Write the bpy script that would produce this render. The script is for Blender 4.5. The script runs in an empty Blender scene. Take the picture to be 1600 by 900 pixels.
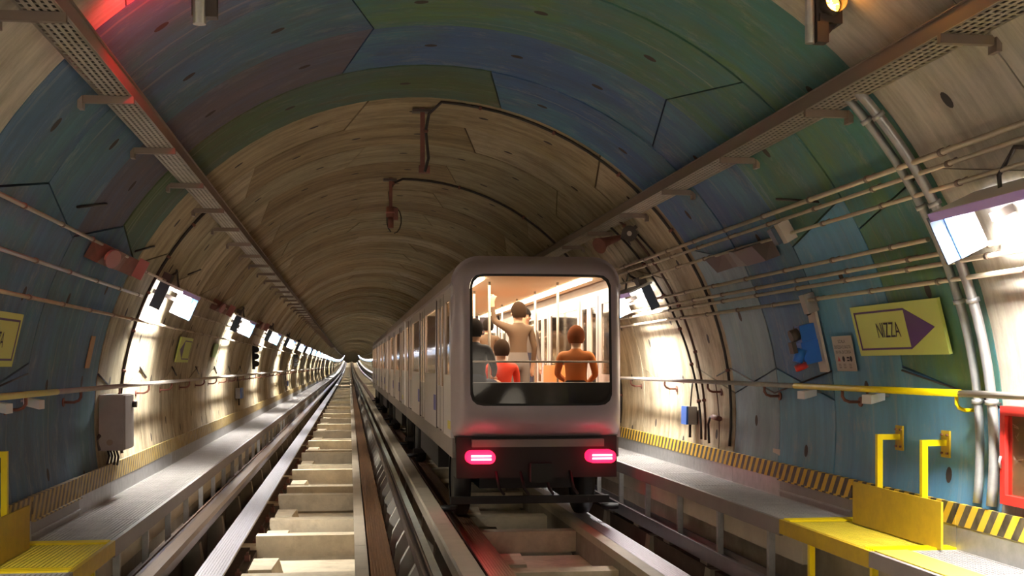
import bpy, math, random
from math import pi, sin, cos, radians, atan2, hypot
from mathutils import Vector
random.seed(7)
SC = bpy.context.scene
COL = SC.collection

# ------------------------------------------------------------------ camera, world, exposure
F = 1950.0                                   # focal length in pixels of the 1600 px wide frame
YAW = math.atan(254.0 / F)
EYE = 1.976                                  # above the running surface (z = 0)
cam_data = bpy.data.cameras.new('camera')
cam_data.sensor_width = 36.0
cam_data.lens = 36.0 * F / 1600.0
cam_data.shift_y = 121.0 / 1600.0
cam_data.clip_end = 900
cam = bpy.data.objects.new('camera', cam_data)
cam.location = (0, 0, EYE)
cam.rotation_euler = (pi / 2, 0, -YAW)
COL.objects.link(cam)
SC.camera = cam

world = bpy.data.worlds.new('world')
SC.world = world
world.use_nodes = True
world.node_tree.nodes['Background'].inputs[0].default_value = (1.0, 0.86, 0.68, 1)
world.node_tree.nodes['Background'].inputs[1].default_value = 2.4      # lit station hall behind the camera
SC.view_settings.view_transform = 'Standard'
SC.view_settings.look = 'None'
SC.view_settings.gamma = 1.0
SC.view_settings.exposure = 0.25
LAMP_POWER = 270.0
LAMP_COLOR = (1.0, 0.955, 0.88)

# ------------------------------------------------------------------ site constants
CX, CZ, R = 0.803, 1.425, 3.4                # tunnel axis and inner radius
RING = 1.413
Y_RING0 = 7.6                                # start of the painted rings
L_TRACK, R_TRACK = -0.507, 2.24
FAR = 520.0

def zo(y):                                   # vertical curve of the line far ahead
    return 0.0 if y < 150 else 2.45e-5 * (y - 150) ** 2

def stations(y0, y1):
    s = [y0]
    y = max(y0, 150)
    if y1 > 150:
        while y < y1 - 5:
            if y > y0: s.append(y)
            y += 14
    s.append(y1)
    return s

def cyl(a, r, y=0):                          # point at angle a (degrees from the crown, + to the right)
    return (CX + r * sin(radians(a)), y, CZ + r * cos(radians(a)))

# ------------------------------------------------------------------ materials
def mat(name, col, rough=0.6, metal=0.0, emit=None, estr=0, var=0.0, vscale=6.0, bump=0.0, bscale=40.0, spec=None, dirt=None, dscale=2.0, damt=0.5, stretch=None):
    m = bpy.data.materials.new(name); m.use_nodes = True
    nt = m.node_tree; N = nt.nodes; L = nt.links
    b = N['Principled BSDF']
    b.inputs['Base Color'].default_value = (*col, 1)
    b.inputs['Roughness'].default_value = rough
    b.inputs['Metallic'].default_value = metal
    if spec is not None: b.inputs['Specular IOR Level'].default_value = spec
    if emit:
        b.inputs['Emission Color'].default_value = (*emit, 1); b.inputs['Emission Strength'].default_value = estr
    if var or bump or dirt:
        g = N.new('ShaderNodeNewGeometry')
        src = g.outputs['Position']
        if stretch:
            mp = N.new('ShaderNodeMapping'); mp.inputs['Scale'].default_value = stretch
            L.new(src, mp.inputs['Vector']); src = mp.outputs[0]
    last = None
    if var:
        n = N.new('ShaderNodeTexNoise'); n.inputs['Scale'].default_value = vscale; n.inputs['Detail'].default_value = 6
        n.inputs['Roughness'].default_value = 0.65
        L.new(src, n.inputs['Vector'])
        r = N.new('ShaderNodeValToRGB')
        r.color_ramp.elements[0].position = 0.3; r.color_ramp.elements[1].position = 0.7
        r.color_ramp.elements[0].color = (*[c * (1 - var) for c in col], 1)
        r.color_ramp.elements[1].color = (*[min(1, c * (1 + var * 0.7)) for c in col], 1)
        L.new(n.outputs['Fac'], r.inputs['Fac']); last = r.outputs[0]
        L.new(last, b.inputs['Base Color'])
    if dirt:
        n = N.new('ShaderNodeTexNoise'); n.inputs['Scale'].default_value = dscale; n.inputs['Detail'].default_value = 8
        n.inputs['Roughness'].default_value = 0.7
        L.new(src, n.inputs['Vector'])
        mr = N.new('ShaderNodeMapRange'); mr.inputs['From Min'].default_value = 0.48; mr.inputs['From Max'].default_value = 0.72
        mr.inputs['To Max'].default_value = damt
        L.new(n.outputs['Fac'], mr.inputs['Value'])
        mx = N.new('ShaderNodeMix'); mx.data_type = 'RGBA'
        L.new(mr.outputs[0], mx.inputs['Factor'])
        if last: L.new(last, mx.inputs[6])
        else: mx.inputs[6].default_value = (*col, 1)
        mx.inputs[7].default_value = (*dirt, 1)
        L.new(mx.outputs[2], b.inputs['Base Color'])
    if bump:
        n = N.new('ShaderNodeTexNoise'); n.inputs['Scale'].default_value = bscale; n.inputs['Detail'].default_value = 4
        L.new(src, n.inputs['Vector'])
        bp = N.new('ShaderNodeBump'); bp.inputs['Strength'].default_value = bump; bp.inputs['Distance'].default_value = 0.01
        L.new(n.outputs['Fac'], bp.inputs['Height']); L.new(bp.outputs[0], b.inputs['Normal'])
    return m

def lining_mat(name, cols, stain, stain_amt, patch=1.1, wear=None, wear_amt=0.0, rough=0.75, streak=0.5):
    """streaked lining: UV u = metres along the arc, v = metres along the tunnel"""
    m = bpy.data.materials.new(name); m.use_nodes = True
    nt = m.node_tree; N = nt.nodes; L = nt.links; b = N['Principled BSDF']
    b.inputs['Roughness'].default_value = rough
    b.inputs['Specular IOR Level'].default_value = 0.3
    uv = N.new('ShaderNodeUVMap')
    def noise(scale, sc, det=6, rg=0.6):
        mp = N.new('ShaderNodeMapping'); mp.inputs['Scale'].default_value = sc
        L.new(uv.outputs[0], mp.inputs['Vector'])
        n = N.new('ShaderNodeTexNoise'); n.inputs['Scale'].default_value = scale; n.inputs['Detail'].default_value = det
        n.inputs['Roughness'].default_value = rg
        L.new(mp.outputs[0], n.inputs['Vector']); return n.outputs['Fac']
    big = noise(patch, (0.55, 1.0, 1), 5)
    r = N.new('ShaderNodeValToRGB'); els = r.color_ramp.elements
    ps = [0.32 + 0.36 * i / (len(cols) - 1) for i in range(len(cols))]
    els[0].position = ps[0]; els[0].color = (*cols[0], 1)
    els[1].position = ps[-1]; els[1].color = (*cols[-1], 1)
    for p, c in list(zip(ps, cols))[1:-1]:
        e = els.new(p); e.color = (*c, 1)
    L.new(big, r.inputs['Fac']); last = r.outputs[0]
    st = noise(1.0, (0.35, 5.0, 1), 7, 0.7)
    mr = N.new('ShaderNodeMapRange'); mr.inputs['From Min'].default_value = 0.35; mr.inputs['From Max'].default_value = 0.65
    mr.inputs['To Min'].default_value = 1 - streak * 0.55; mr.inputs['To Max'].default_value = 1 + streak * 0.35
    L.new(st, mr.inputs['Value'])
    hsv = N.new('ShaderNodeHueSaturation'); L.new(last, hsv.inputs['Color']); L.new(mr.outputs[0], hsv.inputs['Value']); last = hsv.outputs[0]
    def over(fac_out, lo, hi, amt, col, last):
        q = N.new('ShaderNodeMapRange'); q.inputs['From Min'].default_value = lo; q.inputs['From Max'].default_value = hi
        q.inputs['To Max'].default_value = amt; L.new(fac_out, q.inputs['Value'])
        mx = N.new('ShaderNodeMix'); mx.data_type = 'RGBA'
        L.new(q.outputs[0], mx.inputs['Factor']); L.new(last, mx.inputs[6]); mx.inputs[7].default_value = (*col, 1)
        return mx.outputs[2]
    last = over(noise(1.7, (0.8, 1.6, 1), 9, 0.75), 0.47, 0.72, stain_amt, stain, last)
    last = over(noise(0.8, (0.4, 2.4, 1), 9, 0.8), 0.50, 0.66, stain_amt * 0.7, stain, last)
    if wear:
        last = over(noise(2.3, (0.8, 1.4, 1), 10, 0.8), 0.53, 0.68, wear_amt, wear, last)
        last = over(noise(0.9, (1.0, 1.0, 1), 8, 0.75), 0.55, 0.70, 0.55, stain, last)
        last = over(noise(1.0, (0.25, 9.0, 1), 4, 0.6), 0.62, 0.72, 0.35, wear, last)
    L.new(last, b.inputs['Base Color'])
    bn = noise(14, (1, 1, 1), 6, 0.7)
    bp = N.new('ShaderNodeBump'); bp.inputs['Strength'].default_value = 0.25; bp.inputs['Distance'].default_value = 0.01
    L.new(bn, bp.inputs['Height']); L.new(bp.outputs[0], b.inputs['Normal'])
    return m

CONC = [lining_mat('concrete_lining_%s' % n, c, (0.085, 0.056, 0.028), 0.75, 0.8) for n, c in (
    ('tan', [(0.36, 0.285, 0.165), (0.47, 0.385, 0.24)]),
    ('grey', [(0.33, 0.28, 0.175), (0.42, 0.36, 0.235)]),
    ('brown', [(0.27, 0.20, 0.11), (0.36, 0.28, 0.16)]),
    ('pale', [(0.42, 0.35, 0.23), (0.54, 0.455, 0.32)]))]
CONC_NEAR = lining_mat('concrete_lining_clean', [(0.44, 0.40, 0.33), (0.54, 0.50, 0.43)], (0.20, 0.165, 0.12), 0.6, 0.8)
WEAR = (0.42, 0.40, 0.35)
PAINT = {
    'slate': lining_mat('paint_slate_blue', [(0.063, 0.133, 0.220), (0.087, 0.172, 0.297), (0.076, 0.184, 0.232), (0.054, 0.112, 0.235)], (0.080, 0.087, 0.087), 0.5, 0.9, WEAR, 0.38, 0.6, 0.3),
    'blue': lining_mat('paint_blue', [(0.066, 0.158, 0.325), (0.054, 0.132, 0.304), (0.076, 0.208, 0.302), (0.054, 0.120, 0.248)], (0.077, 0.105, 0.126), 0.4, 0.9, WEAR, 0.38, 0.6, 0.3),
    'bright': lining_mat('paint_bright_blue', [(0.104, 0.274, 0.482), (0.124, 0.340, 0.529), (0.101, 0.290, 0.430)], (0.143, 0.242, 0.284), 0.4, 0.9, WEAR, 0.45, 0.55, 0.28),
    'green': lining_mat('paint_green', [(0.056, 0.160, 0.207), (0.060, 0.179, 0.122), (0.057, 0.184, 0.192), (0.099, 0.205, 0.092), (0.062, 0.162, 0.233)], (0.144, 0.144, 0.073), 0.45, 0.8, WEAR, 0.3, 0.6, 0.3),
    'olive': lining_mat('paint_olive', [(0.097, 0.140, 0.054), (0.077, 0.134, 0.065), (0.068, 0.138, 0.114), (0.128, 0.112, 0.051)], (0.106, 0.071, 0.043), 0.5, 0.8, WEAR, 0.25, 0.65, 0.3),
    'red_lit': lining_mat('paint_slate_red_lit', [(0.137, 0.112, 0.137), (0.107, 0.116, 0.174), (0.142, 0.107, 0.107)], (0.148, 0.099, 0.070), 0.5, 0.9, WEAR, 0.25, 0.65, 0.3),  # slate paint with the red signal's reflected light put into its colour
    'mist': lining_mat('paint_pale_blue', [(0.190, 0.294, 0.385), (0.227, 0.338, 0.423), (0.167, 0.308, 0.332)], (0.113, 0.148, 0.162), 0.5, 0.9, WEAR, 0.4, 0.55, 0.22),
}
M_GAP = mat('dark_joint', (0.03, 0.024, 0.018), 0.9)
M_POCKET_SHADE = mat('bolt_pocket_shade', (0.05, 0.04, 0.035), 0.85)  # flat dark disc painting the shade inside a bolt recess
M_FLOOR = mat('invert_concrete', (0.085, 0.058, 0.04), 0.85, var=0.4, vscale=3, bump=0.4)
M_TIE = mat('precast_concrete', (0.74, 0.64, 0.47), 0.8, var=0.14, vscale=4, bump=0.25, dirt=(0.33, 0.24, 0.13), dscale=3, damt=0.5)
M_LEDGE = mat('ledge_concrete', (0.30, 0.26, 0.20), 0.85, var=0.25, vscale=3, bump=0.3)
M_RAIL = mat('polished_steel_rail', (0.66, 0.64, 0.70), 0.34, 0.75, var=0.12, vscale=9, stretch=(14, 0.6, 1), dirt=(0.45, 0.42, 0.45), dscale=1.5, damt=0.3)
M_RAIL_RUST = mat('rusty_steel_rail', (0.36, 0.20, 0.12), 0.3, 0.75, var=0.3, vscale=4, stretch=(6, 0.3, 1), dirt=(0.50, 0.27, 0.10), dscale=2.0, damt=0.55)
M_WEB = mat('rail_web_rust', (0.09, 0.05, 0.035), 0.8, 0.1, var=0.3, vscale=8)
M_GUIDE = mat('guide_rail_steel', (0.20, 0.145, 0.11), 0.28, 0.75, var=0.25, vscale=6, stretch=(8, 0.5, 4))
M_GUIDE_D = mat('guide_rail_dark_steel', (0.12, 0.10, 0.10), 0.35, 0.7, var=0.25, vscale=6)
M_COVER = mat('beige_cover', (0.50, 0.44, 0.34), 0.6, var=0.1, vscale=3, dirt=(0.33, 0.27, 0.19), dscale=2, damt=0.4)
M_PALE = mat('pale_green_ledge', (0.40, 0.44, 0.38), 0.6, var=0.12, vscale=5)
M_WHITE = mat('white_plastic', (0.72, 0.68, 0.60), 0.5)
M_GALV = mat('galvanised_steel', (0.42, 0.42, 0.42), 0.42, 0.65, var=0.18, vscale=9)
M_GRATE = mat('galvanised_grating', (0.47, 0.455, 0.45), 0.5, 0.35, var=0.15, vscale=5)
M_BEAM = mat('beige_channel', (0.50, 0.44, 0.33), 0.6, var=0.12, vscale=4)
M_CONDUIT = mat('conduit_steel', (0.50, 0.43, 0.33), 0.38, 0.6, var=0.15, vscale=4)
M_HANDRAIL = mat('grey_handrail', (0.48, 0.44, 0.40), 0.4, 0.4, var=0.12, vscale=6)
M_TRAY = mat('cable_tray_steel', (0.45, 0.40, 0.33), 0.5, 0.45, var=0.2, vscale=4)
M_BRACKET = mat('bracket_steel', (0.24, 0.185, 0.15), 0.5, 0.3)
M_YEL = mat('yellow_paint', (0.90, 0.68, 0.0), 0.4, var=0.06, vscale=6)
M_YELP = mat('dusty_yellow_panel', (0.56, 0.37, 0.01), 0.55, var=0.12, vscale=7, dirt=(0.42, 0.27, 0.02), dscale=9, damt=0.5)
M_YELG = mat('yellow_grating_paint', (0.82, 0.66, 0.06), 0.5, var=0.1, vscale=9)
M_BLACK = mat('black_rubber', (0.012, 0.011, 0.011), 0.6)
M_CABLE = mat('black_cable', (0.022, 0.016, 0.014), 0.5)
M_CABLE_B = mat('brown_cable', (0.10, 0.05, 0.035), 0.5)
M_RUST = mat('rust_red_paint', (0.20, 0.075, 0.055), 0.6, var=0.25, vscale=8)
M_PINK = mat('faded_red_cover', (0.42, 0.16, 0.14), 0.5)
M_GREYBOX = mat('grey_enamel', (0.30, 0.275, 0.265), 0.45, var=0.08, vscale=9)
M_BLUE = mat('blue_enamel', (0.02, 0.13, 0.55), 0.35)
M_LBLUE = mat('lamp_blue', (0.10, 0.32, 0.75), 0.4)
M_DBLUE = mat('lamp_dark_blue', (0.04, 0.07, 0.12), 0.45)
M_LIP_LIT = mat('lamp_lip_violet_lit', (0.55, 0.40, 0.95), 0.4)  # white lip, with the violet light on it put into the colour
M_LWHITE = mat('lamp_white', (0.80, 0.80, 0.82), 0.45)
M_RED = mat('red_paint', (0.55, 0.025, 0.02), 0.4)
M_BOARD = mat('notice_board', (0.24, 0.19, 0.13), 0.6, var=0.15, vscale=9)
M_SIGNY = mat('sign_yellow_green', (0.60, 0.68, 0.16), 0.45)
M_SIGNP = mat('sign_purple', (0.045, 0.015, 0.13), 0.4)
M_SIGNW = mat('sign_white', (0.56, 0.49, 0.43), 0.5)
M_INK = mat('ink_black', (0.02, 0.02, 0.025), 0.6)
M_TUBE = mat('fluorescent_tube', (1, 1, 1), 0.5, emit=(0.93, 0.95, 1.0), estr=14)
M_TUBE_FAR = mat('fluorescent_tube_far', (1, 1, 1), 0.5, emit=(0.93, 0.95, 1.0), estr=22)
M_SIGRED = mat('red_signal_lens', (1, 0.02, 0.02), 0.4, emit=(1, 0.01, 0.02), estr=30)
M_SIGAMB = mat('amber_signal_lens', (1, 0.4, 0.0), 0.4, emit=(1, 0.42, 0.04), estr=7)
M_AMBER_DOT = mat('amber_signal_core', (1, 0.7, 0.2), 0.4, emit=(1, 0.75, 0.25), estr=14)
M_DARKMET = mat('dark_metal', (0.07, 0.055, 0.05), 0.5, 0.3)
M_POSTER = mat('green_notice', (0.30, 0.42, 0.16), 0.6)

def stripes_mat(name, yel, blk, period, slant, worn=0.0):
    m = bpy.data.materials.new(name); m.use_nodes = True
    nt = m.node_tree; N = nt.nodes; L = nt.links; b = N['Principled BSDF']; b.inputs['Roughness'].default_value = 0.55
    g = N.new('ShaderNodeNewGeometry'); s = N.new('ShaderNodeSeparateXYZ'); L.new(g.outputs['Position'], s.inputs[0])
    a = N.new('ShaderNodeMath'); a.operation = 'MULTIPLY'; a.inputs[1].default_value = slant; L.new(s.outputs['Z'], a.inputs[0])
    c = N.new('ShaderNodeMath'); c.operation = 'ADD'; L.new(s.outputs['Y'], c.inputs[0]); L.new(a.outputs[0], c.inputs[1])
    d = N.new('ShaderNodeMath'); d.operation = 'DIVIDE'; d.inputs[1].default_value = period; L.new(c.outputs[0], d.inputs[0])
    e = N.new('ShaderNodeMath'); e.operation = 'FRACT'; L.new(d.outputs[0], e.inputs[0])
    f = N.new('ShaderNodeMath'); f.operation = 'GREATER_THAN'; f.inputs[1].default_value = 0.5; L.new(e.outputs[0], f.inputs[0])
    mx = N.new('ShaderNodeMix'); mx.data_type = 'RGBA'; L.new(f.outputs[0], mx.inputs['Factor'])
    mx.inputs[6].default_value = (*yel, 1); mx.inputs[7].default_value = (*blk, 1)
    n = N.new('ShaderNodeTexNoise'); n.inputs['Scale'].default_value = 9; n.inputs['Detail'].default_value = 6; L.new(g.outputs['Position'], n.inputs['Vector'])
    q = N.new('ShaderNodeMapRange'); q.inputs['From Min'].default_value = 0.35; q.inputs['From Max'].default_value = 0.75; q.inputs['To Max'].default_value = worn
    L.new(n.outputs['Fac'], q.inputs['Value'])
    m2 = N.new('ShaderNodeMix'); m2.data_type = 'RGBA'; L.new(q.outputs[0], m2.inputs['Factor']); L.new(mx.outputs[2], m2.inputs[6])
    m2.inputs[7].default_value = (0.42, 0.36, 0.25, 1)
    L.new(m2.outputs[2], b.inputs['Base Color'])
    return m
M_STR_R = stripes_mat('hazard_stripes', (0.80, 0.50, 0.02), (0.02, 0.014, 0.012), 0.17, 0.75, 0.25)
M_STR_L = stripes_mat('worn_hazard_stripes', (0.50, 0.33, 0.06), (0.10, 0.07, 0.035), 0.15, -0.75, 0.6)

def glass_mat(name, tint, refl=0.12, opaque=0.0):
    m = bpy.data.materials.new(name); m.use_nodes = True
    nt = m.node_tree; N = nt.nodes; L = nt.links
    for n in list(N):
        if n.type != 'OUTPUT_MATERIAL': N.remove(n)
    out = N['Material Output']
    t = N.new('ShaderNodeBsdfTransparent'); t.inputs[0].default_value = (*tint, 1)
    g = N.new('ShaderNodeBsdfGlossy'); g.inputs['Roughness'].default_value = 0.06
    lw = N.new('ShaderNodeLayerWeight'); lw.inputs['Blend'].default_value = 0.5
    pw = N.new('ShaderNodeMath'); pw.operation = 'POWER'; pw.inputs[1].default_value = 3.0; L.new(lw.outputs['Facing'], pw.inputs[0])
    fr = N.new('ShaderNodeMapRange'); fr.inputs['To Min'].default_value = 0.04; fr.inputs['To Max'].default_value = 0.5; L.new(pw.outputs[0], fr.inputs['Value'])
    mx = N.new('ShaderNodeMixShader'); L.new(fr.outputs[0], mx.inputs[0]); L.new(t.outputs[0], mx.inputs[1]); L.new(g.outputs[0], mx.inputs[2])
    L.new(mx.outputs[0], out.inputs['Surface'])
    return m
M_GLASS = glass_mat('windscreen_glass', (0.93, 0.88, 0.80))
M_SGLASS = glass_mat('side_window_glass', (0.62, 0.55, 0.46))
M_BODY = mat('train_body_grey_white', (0.60, 0.55, 0.55), 0.28, 0.0, var=0.05, vscale=2)
M_FRONT = mat('train_front_mauve_grey', (0.44, 0.38, 0.42), 0.32, var=0.04, vscale=2)
M_ROOF = mat('train_roof', (0.34, 0.27, 0.23), 0.5, var=0.1, vscale=2)
M_SKIRT = mat('train_skirt_grey', (0.23, 0.20, 0.19), 0.5, var=0.1, vscale=3)
M_UNDER = mat('train_underframe', (0.016, 0.013, 0.013), 0.65)
M_SEAL = mat('door_seal_dark', (0.055, 0.035, 0.05), 0.5)
M_INT = mat('train_interior_cream', (0.74, 0.58, 0.38), 0.6)
M_INTF = mat('train_interior_floor', (0.16, 0.11, 0.08), 0.6)
M_SEATS = mat('seat_orange', (0.60, 0.22, 0.05), 0.5)
M_TLIGHT = mat('train_ceiling_light', (1, 1, 1), 0.5, emit=(1.0, 0.88, 0.70), estr=11)
M_TAIL = mat('tail_light_red', (1, 0.05, 0.1), 0.4, emit=(1.0, 0.008, 0.05), estr=3.2)
M_TAILW = mat('tail_light_core', (1, 0.6, 0.65), 0.4, emit=(1.0, 0.55, 0.62), estr=4)
M_MARKB = mat('blue_livery_mark', (0.05, 0.05, 0.45), 0.4)
M_MARKY = mat('yellow_livery_mark', (0.75, 0.65, 0.03), 0.4)

# ------------------------------------------------------------------ mesh helpers
class MB:
    def __init__(s): s.v = []; s.f = []; s.mi = []; s.uv = None; s.sm = []
    def add(s, verts, faces, m=0, smooth=False):
        o = len(s.v); s.v += [tuple(p) for p in verts]
        for f in faces: s.f.append(tuple(i + o for i in f)); s.mi.append(m); s.sm.append(smooth)
        return s
    def box(s, x0, x1, y0, y1, z0, z1, m=0):
        return s.add([(x0, y0, z0), (x1, y0, z0), (x1, y1, z0), (x0, y1, z0), (x0, y0, z1), (x1, y0, z1), (x1, y1, z1), (x0, y1, z1)],
              [(0, 3, 2, 1), (4, 5, 6, 7), (0, 1, 5, 4), (1, 2, 6, 5), (2, 3, 7, 6), (3, 0, 4, 7)], m)
    def obox(s, c, ax, ay, az, m=0):        # oriented box: centre and half axes
        c, ax, ay, az = map(Vector, (c, ax, ay, az)); vs = []
        for k in (-1, 1):
            for i, j in ((-1, -1), (1, -1), (1, 1), (-1, 1)): vs.append(c + ax * i + ay * j + az * k)
        return s.add(vs, [(0, 3, 2, 1), (4, 5, 6, 7), (0, 1, 5, 4), (1, 2, 6, 5), (2, 3, 7, 6), (3, 0, 4, 7)], m)
    def bar(s, a, b, w, h, m=0):            # square bar between two points
        a, b = Vector(a), Vector(b); d = (b - a).normalized()
        up = Vector((0, 0, 1)) if abs(d.z) < 0.9 else Vector((0, 1, 0))
        x = d.cross(up).normalized(); z = x.cross(d)
        return s.obox((a + b) / 2, x * w / 2, (b - a) / 2, z * h / 2, m)
    def tube(s, pts, r, n=8, m=0, cap=True):
        pts = [Vector(p) for p in pts]; vs = []; fs = []
        ref = None
        for i, p in enumerate(pts):
            d = (pts[min(i + 1, len(pts) - 1)] - pts[max(i - 1, 0)]).normalized()
            if ref is None:
                ref = d.cross(Vector((0, 0, 1)) if abs(d.z) < 0.9 else Vector((0, 1, 0))).normalized()
            ref = (ref - d * ref.dot(d)).normalized(); b = d.cross(ref)
            rr = r[i] if isinstance(r, (list, tuple)) else r
            vs += [p + (ref * cos(2 * pi * k / n) + b * sin(2 * pi * k / n)) * rr for k in range(n)]
        for i in range(len(pts) - 1):
            for k in range(n):
                fs.append((i * n + k, i * n + (k + 1) % n, (i + 1) * n + (k + 1) % n, (i + 1) * n + k))
        o = len(s.v); s.add(vs, fs, m, True)
        if cap:
            s.f.append(tuple(o + k for k in reversed(range(n)))); s.mi.append(m); s.sm.append(False)
            s.f.append(tuple(o + (len(pts) - 1) * n + k for k in range(n))); s.mi.append(m); s.sm.append(False)
        return s
    def sweep(s, prof, y0, y1, m=0, closed=True):   # profile in (x, z), anticlockwise seen from +y... along the line
        ys = stations(y0, y1); n = len(prof); vs = []; fs = []
        for y in ys: vs += [(x, y, z + zo(y)) for x, z in prof]
        for i in range(len(ys) - 1):
            for k in range(n if closed else n - 1):
                fs.append((i * n + k, i * n + (k + 1) % n, (i + 1) * n + (k + 1) % n, (i + 1) * n + k))
        if closed:
            fs.append(tuple(range(n - 1, -1, -1))); fs.append(tuple((len(ys) - 1) * n + k for k in range(n)))
        return s.add(vs, fs, m)
    def rect(s, x0, x1, z0, z1, y0, y1, m=0): return s.sweep([(x0, z0), (x1, z0), (x1, z1), (x0, z1)], y0, y1, m)
    def disc(s, c, u, v, n=16, m=0, th=0.0):
        c, u, v = map(Vector, (c, u, v)); w = u.cross(v).normalized() * th
        a = [c + u * cos(2 * pi * k / n) + v * sin(2 * pi * k / n) for k in range(n)]
        s.add([p + w for p in a], [tuple(range(n))], m)
        if th: s.add(a + [p + w for p in a], [(k, (k + 1) % n, (k + 1) % n + n, k + n) for k in range(n)] + [tuple(reversed(range(n)))], m)
        return s

def obj(name, mb, mats, parent=None, kind=None, label=None, sub=None):
    me = bpy.data.meshes.new(name)
    off = Vector((0, 0, 0)); p = parent
    while p: off += Vector(p.location); p = p.parent
    me.from_pydata([tuple(Vector(v) - off) for v in mb.v], [], mb.f)
    mats = mats if isinstance(mats, (list, tuple)) else [mats]
    for m in mats: me.materials.append(m)
    me.polygons.foreach_set('material_index', mb.mi)
    me.polygons.foreach_set('use_smooth', mb.sm)
    if mb.uv:
        u = me.uv_layers.new(name='UVMap')
        u.data.foreach_set('uv', [c for uvp in mb.uv for c in uvp])
    me.update()
    o = bpy.data.objects.new(name, me); COL.objects.link(o)
    if parent: o.parent = parent
    if kind: o['kind'] = kind
    if label: o['label'] = label
    return o

def tag(o, label, cat, group=None):
    o['label'] = label; o['category'] = cat
    if group: o['group'] = group
    return o

def thing(name, label, cat, loc=(0, 0, 0), group=None):
    o = bpy.data.objects.new(name, None); o.empty_display_size = 0.1; COL.objects.link(o)
    o.location = loc; return tag(o, label, cat, group)

def copy_tree(o, parent=None, loc=None):
    c = o.copy(); COL.objects.link(c)
    if parent: c.parent = parent
    if loc: c.location = loc
    for ch in list(o.children): copy_tree(ch, c)
    return c

def text_mb(s, sx, sy, font_scale=1.0):
    cu = bpy.data.curves.new('txt', 'FONT'); cu.body = s; cu.align_x = 'CENTER'; cu.align_y = 'CENTER'; cu.size = 1.0
    o = bpy.data.objects.new('txt', cu); COL.objects.link(o)
    dg = bpy.context.evaluated_depsgraph_get(); dg.update()
    me = bpy.data.meshes.new_from_object(o.evaluated_get(dg))
    bpy.data.objects.remove(o)
    xs = [v.co.x for v in me.vertices]; ys = [v.co.y for v in me.vertices]
    w = max(xs) - min(xs); h = max(ys) - min(ys); mx = (max(xs) + min(xs)) / 2; my = (max(ys) + min(ys)) / 2
    vs = [((v.co.x - mx) / w * sx, (v.co.y - my) / h * sy) for v in me.vertices]
    fs = [tuple(p.vertices) for p in me.polygons]
    bpy.data.meshes.remove(me)
    return vs, fs

# ------------------------------------------------------------------ tunnel lining
def arc_shell(name, a0, a1, y0, y1, r, m, kind='structure'):
    mb = MB(); n = max(2, int((a1 - a0) / 4)); ys = stations(y0, y1); uv = []
    for y in ys:
        for k in range(n + 1):
            p = cyl(a0 + (a1 - a0) * k / n, r, y); mb.v.append((p[0], p[1], p[2] + zo(y)))
    for i in range(len(ys) - 1):
        for k in range(n):
            mb.f.append((i * (n + 1) + k, i * (n + 1) + k + 1, (i + 1) * (n + 1) + k + 1, (i + 1) * (n + 1) + k)); mb.mi.append(0); mb.sm.append(True)
    return obj(name, mb, m, kind=kind)
Y_NEAR = Y_RING0 - 11 * RING
S_LEFT = arc_shell('wall_left', -128, -45, Y_NEAR, FAR, R + 0.055, M_GAP)
S_TOP = arc_shell('ceiling', -45, 45, Y_NEAR, FAR, R + 0.055, M_GAP)
S_RIGHT = arc_shell('wall_right', 45, 128, Y_NEAR, FAR, R + 0.055, M_GAP)

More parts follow.
